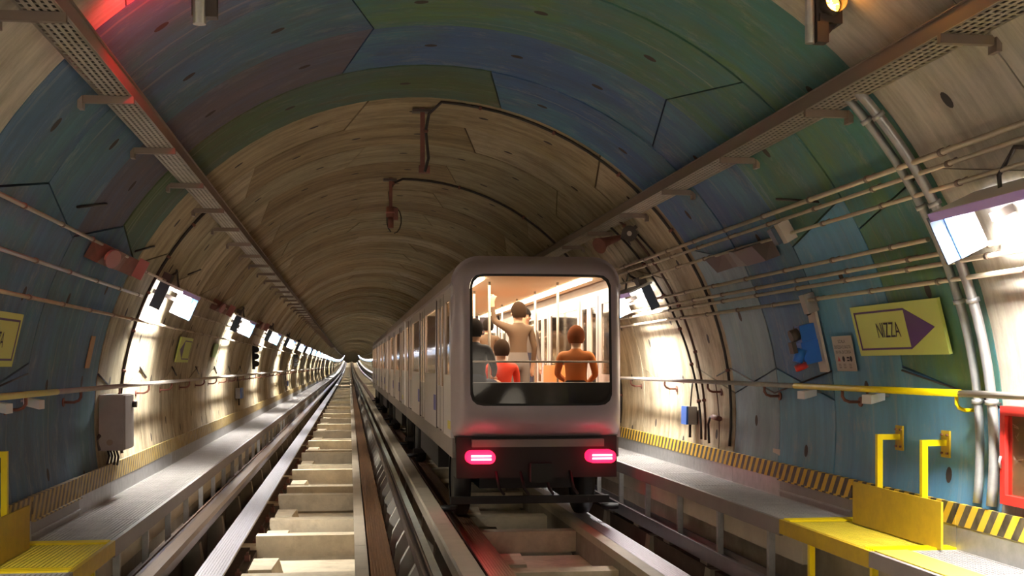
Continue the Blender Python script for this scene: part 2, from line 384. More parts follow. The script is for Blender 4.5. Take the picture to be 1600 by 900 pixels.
def segment(ring, a00, a01, a10, a11, m, parent, dr=0.0, pockets=True):
    """one precast segment; a?0 at the near edge, a?1 at the far edge"""
    g = 0.006; y0 = Y_RING0 + ring * RING + g; y1 = Y_RING0 + (ring + 1) * RING - g
    ga = 0.11
    n = max(3, int(abs(a10 - a00) / 3.6)); mb = MB(); uv = []
    r = R + dr
    def pt(k, j, rr):
        t = k / n; a0 = a00 + ga + (a10 - a00 - 2 * ga) * t; a1 = a01 + ga + (a11 - a01 - 2 * ga) * t
        a = a0 + (a1 - a0) * j; return cyl(a, rr, y0 + (y1 - y0) * j), a
    seed = random.uniform(0, 50)
    for j in (0, 0.5, 1):
        for k in range(n + 1):
            p, a = pt(k, j, r); mb.v.append(p); uv.append((radians(a) * R + seed, y0 + (y1 - y0) * j + seed * 0.7))
    N1 = n + 1
    fs = []
    for j in range(2):
        for k in range(n): fs.append((j * N1 + k, (j + 1) * N1 + k, (j + 1) * N1 + k + 1, j * N1 + k + 1))
    for f in fs: mb.f.append(f); mb.mi.append(0); mb.sm.append(True)
    # joint faces
    o = len(mb.v)
    for j in (0, 1):
        for k in range(n + 1):
            for rr in (r, R + 0.05):
                p, a = pt(k, j, rr); mb.v.append(p); uv.append((radians(a) * R + seed, y0 + seed * 0.7))
    for j in (0, 1):
        b = o + j * 2 * N1
        for k in range(n):
            f = (b + 2 * k, b + 2 * k + 2, b + 2 * k + 3, b + 2 * k + 1)
            mb.f.append(f if j == 0 else f[::-1]); mb.mi.append(0); mb.sm.append(False)
    for k in (0, n):
        q = (o + 2 * k, o + 2 * k + 1, o + 2 * N1 + 2 * k + 1, o + 2 * N1 + 2 * k)
        mb.f.append(q if k == 0 else q[::-1]); mb.mi.append(0); mb.sm.append(False)
    if pockets:
        span = a10 - a00
        for t in ((0.2, 0.5, 0.8) if span > 30 else (0.5,)):
            am = a00 + span * t; yc = (y0 + y1) / 2 + random.uniform(-.03, .03); ctr = len(mb.v)
            for k in range(12):
                th = 2 * pi * k / 12
                p = cyl(am + math.degrees(0.058 * cos(th) / R), r - 0.004, yc + 0.045 * sin(th)); mb.v.append(p); uv.append((0, 0))
            mb.f.append(tuple(ctr + k for k in range(12))); mb.mi.append(1); mb.sm.append(False)
    mb.uv = [uv[i] for f in mb.f for i in f]
    return obj('lining_segment', mb, [m, M_POCKET_SHADE], parent)

TYPE0 = [-127, -107.5, -59.8, -12.5, 36, 83.5, 127]
TYPE1 = [-127, -83.2, -36, 11.5, 60, 107.5, 127]
def joints(ring):
    if ring == 3: return [(-127, 0), (-107, 1), (-59.6, -1), (11.4, 1), (60, -1), (83.5, 1), (127, 0)]
    js = TYPE0 if ring % 2 == 0 else TYPE1
    if ring == 1: js = [-127, -82.6, -60, -12.5, 36, 60, 107.5, 127]
    if ring == 0: js = [-127, -107, -60, -12.5, 60, 83.1, 127]
    return [(a, (0 if abs(a) > 120 else (-1 if (i + ring) % 2 else 1))) for i, a in enumerate(js)]
def paint_for(ring, am):
    if ring == 0:
        if am > 83: return 'bright'
        if am > 30: return 'green'
        if am > -20: return 'green'
        return 'slate'
    if ring == 1:
        if am > 83: return 'bright'
        if am > 40: return 'green'
        if am > -12: return 'green'
        if am > -55: return 'slate'
        return 'slate'
    if ring == 2:
        if am > 83: return 'bright'
        if am > 36: return 'blue'
        if am > -12: return 'blue'
        if am > -60: return 'red_lit'
        return 'slate'
    if am > 60: return 'mist'
    if am > 11: return 'blue'
    if am > -55: return 'olive'
    return 'slate'
N_SEG = 27
SL = 2.3
def ring_mat(ring):
    if ring < 0: return CONC_NEAR
    rr = random.Random(ring * 13 + 5).random()
    return CONC[0] if rr < .35 else CONC[1] if rr < .6 else CONC[2] if rr < .85 else CONC[3]
for ring in range(-6, N_SEG):
    js = joints(ring)
    for (a0, s0), (a1, s1) in zip(js[:-1], js[1:]):
        am = (a0 + a1) / 2
        if abs(am) > 112: continue
        if 0 <= ring <= 3: m = PAINT[paint_for(ring, am)]
        else: m = ring_mat(ring) if random.random() < 0.75 else CONC[random.randrange(4)]
        if ring < 0: m = CONC_NEAR
        if ring > 3 and abs(am) > 58 and random.random() < .8: m = CONC[3]
        par = S_TOP if abs(am) < 45 else (S_LEFT if am < 0 else S_RIGHT)
        segment(ring, a0 - s0 * SL, a0 + s0 * SL, a1 - s1 * SL, a1 + s1 * SL, m, par, random.uniform(-0.006, 0.006), pockets=ring < 14)
# beyond: rings as one object
mb = MB(); uv = []
def ring_band(a0, a1, ring):
    y0 = Y_RING0 + ring * RING; y1 = y0 + RING - 0.02; n = int((a1 - a0) / 5)
    mi = CONC.index(ring_mat(ring)); r = R + random.uniform(-0.012, 0.012); o = len(mb.v); sd = random.uniform(0, 40)
    for y, rr in ((y0, R + .04), (y0, r), (y1, r), (y1, R + .04)):
        for k in range(n + 1):
            a = a0 + (a1 - a0) * k / n; p = cyl(a, rr, y); mb.v.append((p[0], p[1], p[2] + zo(y))); uv.append((radians(a) * R + sd, y + sd))
    for j in range(3):
        for k in range(n):
            mb.f.append((o + j * (n + 1) + k, o + (j + 1) * (n + 1) + k, o + (j + 1) * (n + 1) + k + 1, o + j * (n + 1) + k + 1)); mb.mi.append(mi); mb.sm.append(j == 1)
for ring in range(N_SEG, int((FAR - Y_RING0) / RING)): ring_band(-110, 110, ring)
mb.uv = [uv[i] for f in mb.f for i in f]
obj('distant_lining_rings', mb, CONC, S_TOP, kind='stuff')
# floor / invert and far end
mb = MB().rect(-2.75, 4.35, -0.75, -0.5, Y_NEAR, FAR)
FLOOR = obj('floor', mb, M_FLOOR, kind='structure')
mb = MB(); mb.add([cyl(a, R + .05, FAR)[:1] + (FAR, cyl(a, R + .05)[2] + zo(FAR)) for a in range(-128, 129, 8)], [tuple(range(33))])
obj('wall_far', mb, CONC[3], kind='structure')

# ------------------------------------------------------------------ track bed
def track_bed(tc, side):
    """side = +1: near-plain running rail on the right like the left track"""
    # precast cross beams, floor slabs and plinths between the rails
    y = 5.8 if side else 5.8; i = 0
    while y < 118:
        b = MB().box(tc - 0.62, tc + 0.95, y, y + 0.26, -0.36, -0.10)
        b.box(tc - 0.95, tc - 0.62, y, y + 0.26, -0.45, -0.22)
        obj('cross_beam', b, M_TIE, FLOOR)
        b = MB().box(tc - 0.60, tc + 0.90, y + 2.3, y + 2.62, -0.38, -0.19)
        obj('cross_beam', b, M_TIE, FLOOR)
        for (u, w) in ((0.30, 2.24), (2.70, 4.70)):
            b = MB().box(tc - 0.50, tc + 0.90, y + u + 0.12, y + w - 0.1, -0.50, -0.37); obj('floor_slab', b, M_TIE, FLOOR)
            ym = y + u + (w - u) * 0.32
            b = MB(); x0, x1 = tc - 0.56, tc - 0.26
            vs = [(x0, ym - .5, -.5), (x1, ym - .5, -.5), (x1 + .05, ym + .45, -.5), (x0, ym + .45, -.5), (x0, ym - .45, -.2), (x1 - .06, ym - .45, -.2), (x1 - .02, ym + .36, -.2), (x0, ym + .36, -.2)]
            b.add(vs, [(0, 3, 2, 1), (4, 5, 6, 7), (0, 1, 5, 4), (1, 2, 6, 5), (2, 3, 7, 6), (3, 0, 4, 7)])
            obj('plinth', b, M_TIE, FLOOR)
        y += 4.82; i += 1
    b = MB(); y0 = y
    while y0 < 400:
        z = zo(y0); b.box(tc - 0.62, tc + 0.95, y0, y0 + 0.5, -0.45 + z, -0.12 + z); y0 += 4.82
    b.rect(tc - 0.62, tc + 0.95, -.5, -.3, y, FAR)
    obj('distant_cross_beams', b, M_TIE, FLOOR, kind='stuff')
track_bed(L_TRACK, 1); track_bed(R_TRACK, 1)

def running_rail(x, ribbed, name, label, m, y0=-3):
    t = thing(name, label, 'rail', (x, 0, 0))
    n = 9; w = 0.26; prof = [(x - w / 2, -0.03)]
    # ribbed running table
    for k in range(n):
        a = x + w / 2 - k * w / n; prof_k = a
    top = []
    for k in range(n):
        a = x + w / 2 - k * w / n; d = w / n
        top += [(a, 0.0), (a - d * 0.62, 0.0), (a - d * 0.70, -0.004), (a - d * 0.95, -0.004)]
    top = [(x + w / 2, -0.03)] + top + [(x - w / 2, 0.0)]
    prof = [(x - w / 2, -0.03)] + top
    obj('running_table', MB().sweep(prof, y0, FAR), m, t)
    obj('web', MB().rect(x - .015, x + .015, -.24, -.03, y0, FAR), M_WEB, t)
    obj('foot', MB().rect(x - .12, x + .12, -.27, -.235, y0, FAR), M_WEB, t)
    proto = None; y = 5.0; c = MB()
    for k in range(40):
        yy = 5.0 + k * 1.2
        for s in (-1, 1):
            if proto is None or len(proto) < 2:
                proto = proto or []
                cc = MB().box(x + s * .155 - .03, x + s * .155 + .03, -.05, .05, -.30, -.199).box(x + s * .155 - .012, x + s * .155 + .012, -.012, .012, -.2, -.165)
                q = obj('rail_clip', cc, M_RUST, t); q.location.y = yy; proto.append(q)
            else:
                q = proto[(s + 1) // 2].copy(); COL.objects.link(q); q.location.y = yy
    # joints across the table
    return t
running_rail(L_TRACK - .81, True, 'running_rail', 'bright polished running rail left of the pale sleepers on the open track', M_RAIL)
running_rail(L_TRACK + .81, True, 'running_rail', 'rust-brown running rail beside the flat beige strip on the open track', M_RAIL_RUST)
running_rail(R_TRACK - .81, True, 'running_rail', 'dark rusty running rail under the left wheels of the train', M_RAIL_RUST)
running_rail(R_TRACK + .81, True, 'running_rail', 'bright ribbed running rail under the right wheels of the train', M_RAIL)
# plinth line under running rails
for tc in (L_TRACK, R_TRACK):
    for s in (-1, 1):
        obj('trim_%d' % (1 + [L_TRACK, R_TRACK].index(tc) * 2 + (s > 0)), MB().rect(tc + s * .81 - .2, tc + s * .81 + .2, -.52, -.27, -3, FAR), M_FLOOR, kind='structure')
def strip(x0, x1, label):
    t = thing('cable_duct', label, 'cable duct', ((x0 + x1) / 2, 0, -.3))
    y = -3.0; k = 0
    while y < 60:
        obj('duct_cover', MB().box(x0, x1, y + .006, y + 2.794, -.09, 0.0), M_COVER, t); y += 2.8
    obj('distant_duct_cover', MB().rect(x0, x1, -.09, 0, y, FAR), M_COVER, t)
    obj('duct_body', MB().rect(x0 + .02, x1 - .02, -.42, -.09, -3, FAR), M_LEDGE, t)
strip(0.055 + .0, 0.20, 'flat beige duct strip running down the middle of the open track')
strip(R_TRACK + .56, R_TRACK + .70, 'flat beige duct strip beside the bright rail under the train')

def guide_support(x, y, s, mt, parent, wide=.24):   # sloping precast block carrying the guide rail
    b = MB()
    vs = [(x - wide / 2, y - .16, -.5), (x + wide / 2, y - .16, -.5), (x + wide / 2, y + .16, -.5), (x - wide / 2, y + .16, -.5),
          (x - .07, y - .09, .03), (x + .07, y - .09, .03), (x + .07, y + .09, .03), (x - .07, y + .09, .03)]
    b.add(vs, [(0, 3, 2, 1), (4, 5, 6, 7), (0, 1, 5, 4), (1, 2, 6, 5), (2, 3, 7, 6), (3, 0, 4, 7)])
    return obj('support_block', b, mt, parent)
def h_rail(x, z, w, h, name, label, m, extra=None, supports=True):
    """H section lying on its side: two upright flanges joined by a web"""
    t = thing(name, label, 'rail', (x, 0, z - h / 2))
    for s in (-1, 1):
        a, b_ = sorted((x + s * w / 2, x + s * (w / 2 - .018)))
        obj('flange', MB().rect(a, b_, z - h / 2, z + h / 2, -3, FAR), m, t)
    obj('web', MB().rect(x - w / 2 + .018, x + w / 2 - .018, z - .012, z + .012, -3, FAR), m, t)
    if supports:
        y = 4.4
        while y < 70: guide_support(x, y, 1, M_LEDGE, t); y += 2.41
    return t
def box_rail(x, w, z0, z1, name, label, m, lip=None):
    t = thing(name, label, 'rail', (x, 0, z0))
    y = -3.0; 
    ww = w / 2
    prof = [(x - ww, z0), (x + ww, z0), (x + ww, z1 - .02), (x + ww - .02, z1), (x - ww + .02, z1), (x - ww, z1 - .02)]
    while y < 60:
        obj('cover_length', MB().sweep(prof, y + .004, y + 4.196), m, t); y += 4.2
    obj('distant_cover_length', MB().sweep(prof, y, FAR), m, t)
    y = 4.4
    while y < 70:
        guide_support(x, y, 1, M_LEDGE, t); y += 2.41
    return t
# left guide rail of the open track: rounded steel beam
xg = L_TRACK - 1.19
t = thing('guide_rail', 'brown steel guide rail beside the left walkway', 'rail', (xg, 0, .1))
prof = [(xg - .085, .06), (xg + .06, .06), (xg + .085, .09), (xg + .085, .17), (xg + .06, .205), (xg - .06, .205), (xg - .085, .215)]
obj('rail_head', MB().sweep(prof, -3, FAR), M_GUIDE, t)
obj('rail_lip', MB().rect(xg - .105, xg - .085, .05, .235, -3, FAR), M_WEB, t)
y = 4.4
while y < 70: guide_support(xg, y, 1, M_LEDGE, t, .3); y += 2.41
# right guide rail of the open track: two dark lines and a pale ledge
xg = L_TRACK + 1.17
h_rail(xg - .01, .16, .075, .11, 'guide_rail', 'thin dark double guide rail between the rusty rail and the beige beam', M_GUIDE_D, supports=False)
t = thing('conductor_ledge', 'narrow pale green ledge beside the thin dark guide rail', 'ledge', (xg + .115, 0, .08))
obj('ledge_top', MB().rect(xg + .04, xg + .115, .17, .20, -3, FAR), M_PALE, t)
y = 4.6
while y < 80:
    b = MB(); a = xg
    vs = [(a - .20, y, -.42), (a + .14, y, -.5), (a + .10, y, .08), (a - .04, y, .08), (a - .13, y, -.08)]
    n = len(vs); b.add(vs + [(p[0], y + .14, p[2]) for p in vs], [(0, 1, 2, 3, 4), (9, 8, 7, 6, 5)] + [(k, k + n, (k + 1) % n + n, (k + 1) % n) for k in range(n)])
    obj('white_bracket', b, M_WHITE, t); y += 1.21
box_rail(R_TRACK - 1.21, .22, .08, .22, 'guide_beam', 'wide beige covered guide beam left of the train', M_COVER)
h_rail(R_TRACK + 1.24, .16, .18, .14, 'guide_rail', 'dark steel guide rail right of the train below the walkway', M_GUIDE_D)

# ------------------------------------------------------------------ walkways
def grating_mesh(w, l, pitch_x, pitch_y, h=.03, bw=.005):
    b = MB(); n = int(round(w / pitch_x))
    for k in range(n + 1):
        x = -w / 2 + k * w / n; b.box(x - bw / 2, x + bw / 2, -l / 2, l / 2, -h, 0)
    n = int(round(l / pitch_y))
    for k in range(n + 1):
        y = -l / 2 + k * l / n; b.box(-w / 2, w / 2, y - bw / 2, y + bw / 2, -h * .8, -.002)
    for x in (-w / 2, w / 2): b.box(x - .006, x + .006, -l / 2, l / 2, -h, .003)
    for y in (-l / 2 + .006, l / 2 - .006): b.box(-w / 2, w / 2, y - .006, y + .006, -h, .003)
    return b

def walkway(side, xi, xo, zd, zk, zs, y_yel0, y_yel1, label):
    """xi wall side, xo track side, zd deck height, zk kick plate top, zs lower edge of the stripes"""
    s = 1 if xi > xo else -1; w = abs(xi - xo); xc = (xi + xo) / 2
    t = thing('walkway', label, 'walkway', (xc, 0, zd - .5))
    # grating panels
    protos = {}
    def panel(kind, y, l, m):
        if kind not in protos:
            px = .034 if kind != 'far' else .1
            g = grating_mesh(w, l - .012, px, .034 if kind != 'far' else .1, bw=.006 if kind != 'far' else .02)
            o = obj('grating_panel', g, m, None); o.parent = t; protos[kind] = o
        else:
            o = protos[kind].copy(); COL.objects.link(o)
        o.location = (0, y + l / 2, .5); return o
    def panelm(y, l, m): panel((m.name, round(l, 2)), y, l, m)
    y = -2.4
    while y < y_yel0 - .01:
        l = (y_yel0 + 2.4) / 10; panelm(y, l, M_GRATE); y += l
    o = panel('yel', y_yel0, y_yel1 - y_yel0, M_YELG); o.name = 'yellow_grating_panel'; o['label'] = 'yellow painted grating step'
    # corrugated yellow end strips on the step
    for ya in (y_yel0, y_yel1 - .16):
        b = MB()
        for k in range(4): obj('anti_slip_rib', MB().box(xc - w / 2, xc + w / 2, ya + k * .04, ya + k * .04 + .02, zd, zd + .016), M_YEL, t)
    y = y_yel1; L1 = 1.46
    while y < 47: panelm(y, L1, M_GRATE); y += L1
    while y < 140: panel('far', y, 3.0, M_GRATE); y += 3.0
    b = MB().rect(xc - w / 2, xc + w / 2, zd - .03, zd, y, FAR); obj('distant_deck', b, M_GRATE, t)
    # edge channel on the track side
    e0, e1 = sorted((xo, xo - s * .03))
    obj('edge_channel', MB().rect(e0, e1, zd - .13, zd + .004, y_yel1, FAR), M_SKIRT, t)
    obj('edge_channel', MB().rect(e0, e1, zd - .10, zd + .004, -2.4, y_yel0), M_SKIRT, t)
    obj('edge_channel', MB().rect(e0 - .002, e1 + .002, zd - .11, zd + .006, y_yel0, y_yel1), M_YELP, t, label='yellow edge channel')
    b0, b1 = sorted((xo + s * .05, xo + s * .10))
    obj('deck_beam', MB().rect(b0, b1, zd - .32, zd - .13, y_yel1 - .3, FAR), M_BEAM, t, label='beige deck beam')
    # bolts on beam ends
    # support posts
    post = None; yy = y_yel1 + .35
    while yy < 100:
        if post is None:
            b = MB().box(-.03, .03, -.03, .03, -.5 - (zd - .5) + .02 - .0, -.03)
            b = MB(); hx = xo + s * .02
            b.box(hx - .028, hx + .028, yy - .028, yy + .028, zd - .62, zd - .1)
            b.box(hx - .075, hx + .075, yy - .075, yy + .075, zd - .635, zd - .62)
            b.tube([(hx + .05, yy + .05, zd - .62), (hx + .05, yy + .05, zd - .56)], .011, 6)
            post = obj('support_post', b, M_GALV, t); base_y = yy
        else:
            q = post.copy(); COL.objects.link(q); q.location.y = yy - base_y
        yy += 1.46
    # kick plates
    k0, k1 = sorted((xi, xi + s * .02)); y = -1.0
    sm = M_STR_R if side == 'right' else M_STR_L
    ylist = [(-1.0, 1.9)] 
    y = 2.6; L = (y_yel0 + 0.0 - 2.6) / 3
    def plate(y, l, fold=False):
        if fold:       # folded bracket plate near the step
            obj('kick_plate', MB().rect(k0, k1, zd + .0, zs - .0, y + .01, y + l - .01), M_GREYBOX, t)
            p = obj('hazard_stripe_panel', MB().rect(k0 - .012, k1 + .012, zs, zk, y + .005, y + l - .005).rect(min(xi, xi - s * .03), max(xi, xi - s * .03), zs - .012, zs + .0, y, y + l), sm, t)
            obj('angle_iron', MB().rect(min(xi - s * .02, xi - s * .0), max(xi - s * .02, xi), zd + .05, zd + .065, y, y + l), M_GALV, t)
        else:
            obj('kick_plate', MB().rect(k0, k1, zd, zs, y + .004, y + l - .004), M_GALV, t)
            obj('hazard_stripe_panel', MB().rect(k0 - .003, k1 + .003, zs, zk, y + .004, y + l - .004), sm, t)
    for k in range(3): plate(2.6 + k * L, L)
    plate(y_yel0, y_yel1 - y_yel0)
    plate(y_yel1, 1.75, True)
    y = y_yel1 + 1.75
    while y < 60: plate(y, 1.5); y += 1.5
    obj('distant_kick_plate', MB().rect(k0, k1, zd, zs, y, FAR).rect(k0, k1, zs, zk, y, FAR, 1), [M_GALV, sm], t)
    return t
RD, LD = .72, .585
Y0R, Y1R = 8.03, 9.79
Y0L, Y1L = 8.69, 10.2
walkway('left', -2.475, -1.87, LD, .945, .76, Y0L, Y1L, 'grey grating walkway with worn hazard stripes along the left wall')
walkway('right', 4.095, 3.50, RD, 1.04, .89, Y0R, Y1R, 'grey grating walkway with bright hazard stripes along the right wall')
# tactile yellow edge on the right walkway in front of the step
tag(obj('tactile_strip', MB().box(3.505, 3.74, 2.0, Y0R - .01, RD + .003, RD + .012), M_YELG), 'pale yellow tactile strip on the walkway edge in the near right corner', 'strip')
# concrete fascia and ledges under the decks
obj('trim_5', MB().rect(3.72, 4.3, .02, .60, -2, FAR), M_LEDGE, kind='structure')
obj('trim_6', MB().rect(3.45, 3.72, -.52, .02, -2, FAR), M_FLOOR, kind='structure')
obj('trim_7', MB().rect(-2.75, -2.16, -.5, .20, -2, FAR), M_LEDGE, kind='structure')
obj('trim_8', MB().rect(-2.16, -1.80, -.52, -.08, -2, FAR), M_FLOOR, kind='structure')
def ledge_piers(x0, x1, z0, z1, parent_label):
    t = thing('pier_row', parent_label, 'piers', ((x0 + x1) / 2, 0, z0)); p = None; y = 8.9
    while y < 80:
        if p is None: p = obj('pier', MB().box(x0, x1, y, y + .26, z0, z1), M_LEDGE, t); yb = y
        else:
            q = p.copy(); COL.objects.link(q); q.location.y = y - yb
        y += 1.46
ledge_piers(3.46, 3.66, .02, .1, 'low concrete piers under the right walkway posts')
ledge_piers(-1.98, -1.82, -.08, -.04, 'low concrete piers under the left walkway posts')

# yellow steps: panels, legs and grab rails
def step(side, xw, xo, zd, y0, y1, label):
    s = 1 if xw > xo else -1
    t = thing('access_step', label, 'step', ((xw + xo) / 2, (y0 + y1) / 2, zd - .5))
    a, b = sorted((xw, xw + s * .015))
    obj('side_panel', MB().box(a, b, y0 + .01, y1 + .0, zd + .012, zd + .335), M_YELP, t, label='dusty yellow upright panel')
    lx = xo + s * .03
    for yy in (y0 + .12, y1 - .22):
        obj('leg', MB().box(lx - .022, lx + .022, yy - .022, yy + .022, zd - .55, zd - .1), M_YEL, t)
    obj('brace', MB().box(lx - .018, lx + .018, y0 + .12, y1 - .22, zd - .5, zd - .46), M_YEL, t)
    return t
step('right', 3.955, 3.50, RD, 7.96, 9.46, 'yellow step frame with upright yellow panel on the right walkway')
step('left', -2.395, -1.87, LD, 8.45, 9.82, 'yellow step frame with upright yellow panel on the left walkway')
def grab(x, y, zt, zb, xw, label):
    t = thing('grab_post', label, 'handrail', (x, y, zb), 'yellow grab posts by the steps')
    obj('upright', MB().box(x - .021, x + .021, y - .021, y + .021, zb, zt), M_YEL, t)
    obj('arm', MB().box(min(x, xw), max(x, xw), y - .02, y + .02, zt - .042, zt), M_YEL, t)
    s = 1 if xw > x else -1
    b = MB().obox((xw, y, zt - .03), (.006, 0, 0), (0, .062, 0), (0, 0, .095))
    p = obj('wall_plate', b, M_YELP, t)
    for dy in (-.04, .04):
        for dz in (-.065, .065):
            obj('bolt', MB().tube([(xw - s * .006, y + dy, zt - .03 + dz), (xw - s * .02, y + dy, zt - .03 + dz)], .009, 6), M_RUST, p)
grab(4.02, 9.11, 1.45, RD, 4.185, 'yellow angled grab post bolted to the blue right wall, the farther one')
grab(4.02, 8.36, 1.45, RD, 4.185, 'yellow angled grab post bolted to the blue right wall, the nearer one')
grab(-2.44, 9.30, 1.363, LD, -2.59, 'yellow angled grab post at the left edge beside the slate-blue wall')

# ------------------------------------------------------------------ handrails along the walls
def handrail(x, z, ys0, ys1, side, label):
    s = 1 if side == 'right' else -1
    t = thing('handrail', label, 'handrail', (x, 0, z))
    def seg(y0, y1, m, lab=None, r=.024):
        obj('rail_tube', MB().tube([(x, y, z + zo(y)) for y in stations(y0, y1)], r, 10), m, t, label=lab)
    seg(-2, ys0, M_HANDRAIL); seg(ys0, ys1, M_YEL, 'yellow painted length', .026); seg(ys1, FAR, M_HANDRAIL, None)
    y = ys1 - 3.1; proto = None
    xw = CX + s * math.sqrt(R * R - (z - .1 - CZ) ** 2)
    for k in range(60):
        yy = 5.95 + k * 1.95
        if abs(yy - 7.9) < .5: yy = 7.9
        m = M_YEL if ys0 - .2 <= yy < ys0 + .4 else M_RUST
        b = MB().tube([(x, 0, z - .02), (x, 0, z - .07), (x + s * .02, 0, z - .1), (x + s * .06, 0, z - .115), (xw, 0, z - .115)], .013, 7)
        b.tube([(xw - s * .012, 0, z - .115), (xw, 0, z - .115)], .042, 10)
        if proto is None or m is M_YEL:
            o = obj('rail_bracket', b, m, t); o.location.y = yy
            if m is not M_YEL: proto = o
        else:
            o = proto.copy(); COL.objects.link(o); o.location.y = yy
    return t
handrail(4.03, 1.79, 7.85, 10.95, 'right', 'grey tube handrail with a yellow length along the right wall')
handrail(-2.43, 1.755, 4.5, 10.85, 'left', 'grey tube handrail with a yellow length along the left wall')

# ------------------------------------------------------------------ conduits
def conduit(a, r, y0, y1, rad, label, off=0.0, m=M_CONDUIT):
    p = cyl(a, r); x, z = p[0], p[2]
    t = thing('conduit', label, 'conduit', (x, y0, z))
    pts = [(x, y, z + zo(y)) for y in stations(y0, y1)]
    obj('pipe', MB().tube(pts, rad, 8), m, t)
    y = max(y0, -1) + off; proto = None; k = 0
    w = cyl(a, R - .005)
    while y < min(y1, 62):
        if proto is None:
            b = MB().tube([(x, y - .018, z), (x, y + .018, z)], rad + .007, 8)
            b.bar((x, y, z), (w[0], y, w[2]), .02, .02)
            proto = obj('clip', b, M_BRACKET, t); yb = proto.location.y; y00 = y
        else:
            q = proto.copy(); COL.objects.link(q); q.location.y = yb + y - y00
        y += 1.1
for a, rr, y0, y1, rad, lab in (
    (-61.3, 3.33, -1, 12.4, .016, 'uppermost conduit on the left wall ending at the red-brown cover'),
    (-62.3, 3.33, 13.2, 160, .014, 'uppermost conduit on the left wall beyond the red-brown cover'),
    (-66.8, 3.33, -1, 14.1, .016, 'middle conduit on the left wall ending at the first lamp'),
    (-67.2, 3.33, 16.6, 160, .014, 'middle conduit on the left wall beyond the first lamp'),
    (-71.5, 3.33, -1, 160, .016, 'lowest conduit on the left wall'),
    (56.3, 3.33, -1, 160, .020, 'topmost of the long conduits high on the right wall'),
    (57.7, 3.33, -1, 160, .016, 'second conduit from the top on the right wall'),
    (60.0, 3.33, -1, 160, .016, 'third conduit from the top on the right wall'),
    (65.3, 3.33, 7.9, 160, .017, 'fourth conduit from the top on the right wall starting at the thick pipes'),
    (67.2, 3.33, -1, 160, .017, 'fifth conduit from the top on the right wall'),
    (68.4, 3.33, -1, 160, .017, 'sixth conduit from the top on the right wall'),
    (70.4, 3.33, -1, 160, .017, 'lowest of the seven conduits on the right wall, above the signs')):
    conduit(a, rr, y0, y1, rad, lab, random.uniform(0, .8))

# ------------------------------------------------------------------ cable trays
def tray(xa, xb, z, side, label, ybr, step_):
    s = 1 if side == 'right' else -1                   # wall side direction
    xw, xi = (xb, xa) if s > 0 else (xa, xb)
    t = thing('cable_tray', label, 'cable tray', ((xa + xb) / 2, 0, z))
    w = xb - xa; n = 5
    b = MB()
    for k in range(n + 1):
        x = xa + w * k / n; b.rect(x - .010, x + .010, z, z + .004, -1, 36)
    y = 3.5
    while y < 36: b.box(xa, xb, y, y + .022, z + .0003, z + .0037); y += .075
    b.rect(xa, xb, z, z + .004, 36, FAR)
    obj('perforated_base', b, M_TRAY, t, kind='stuff')
    for x in (xa, xb):
        e = MB().rect(x - .003, x + .003, z, z + (.10 if x == xi else .07), -1, FAR)
        e.rect(*sorted((x, x + (.02 if x == xb else -.02))), z + (.10 if x == xi else .07) - .004, z + (.10 if x == xi else .07), -1, FAR)
        obj('side_flange', e, M_BRACKET if x == xi else M_TRAY, t)
    obj('cables', MB().rect(xa + .02, xb - .02, z + .012, z + .05, -1, FAR), M_CABLE, t)
    y = ybr; proto = None
    wall_x = CX + s * math.sqrt(R * R - (z - .04 - CZ) ** 2)
    while y < 120:
        if proto is None:
            b = MB()
            xe = xi - s * .02
            b.box(*sorted((xe, wall_x)), y - .02, y + .02, z - .05, z - .002)
            b.box(*sorted((wall_x - s * .03, wall_x + s * .0)), y - .045, y + .045, z - .09, z + .16)
            proto = obj('bracket', b, M_BRACKET, t); yb = y; y0_ = proto.location.y
        else:
            q = proto.copy(); COL.objects.link(q); q.location.y = y0_ + y - yb
        y += step_
tray(-1.60, -1.41, 3.725, 'left', 'perforated cable tray high on the left side of the vault', 6.42, 1.95)
tray(3.06, 3.27, 3.70, 'right', 'perforated cable tray high on the right side of the vault', 6.15, 1.93)

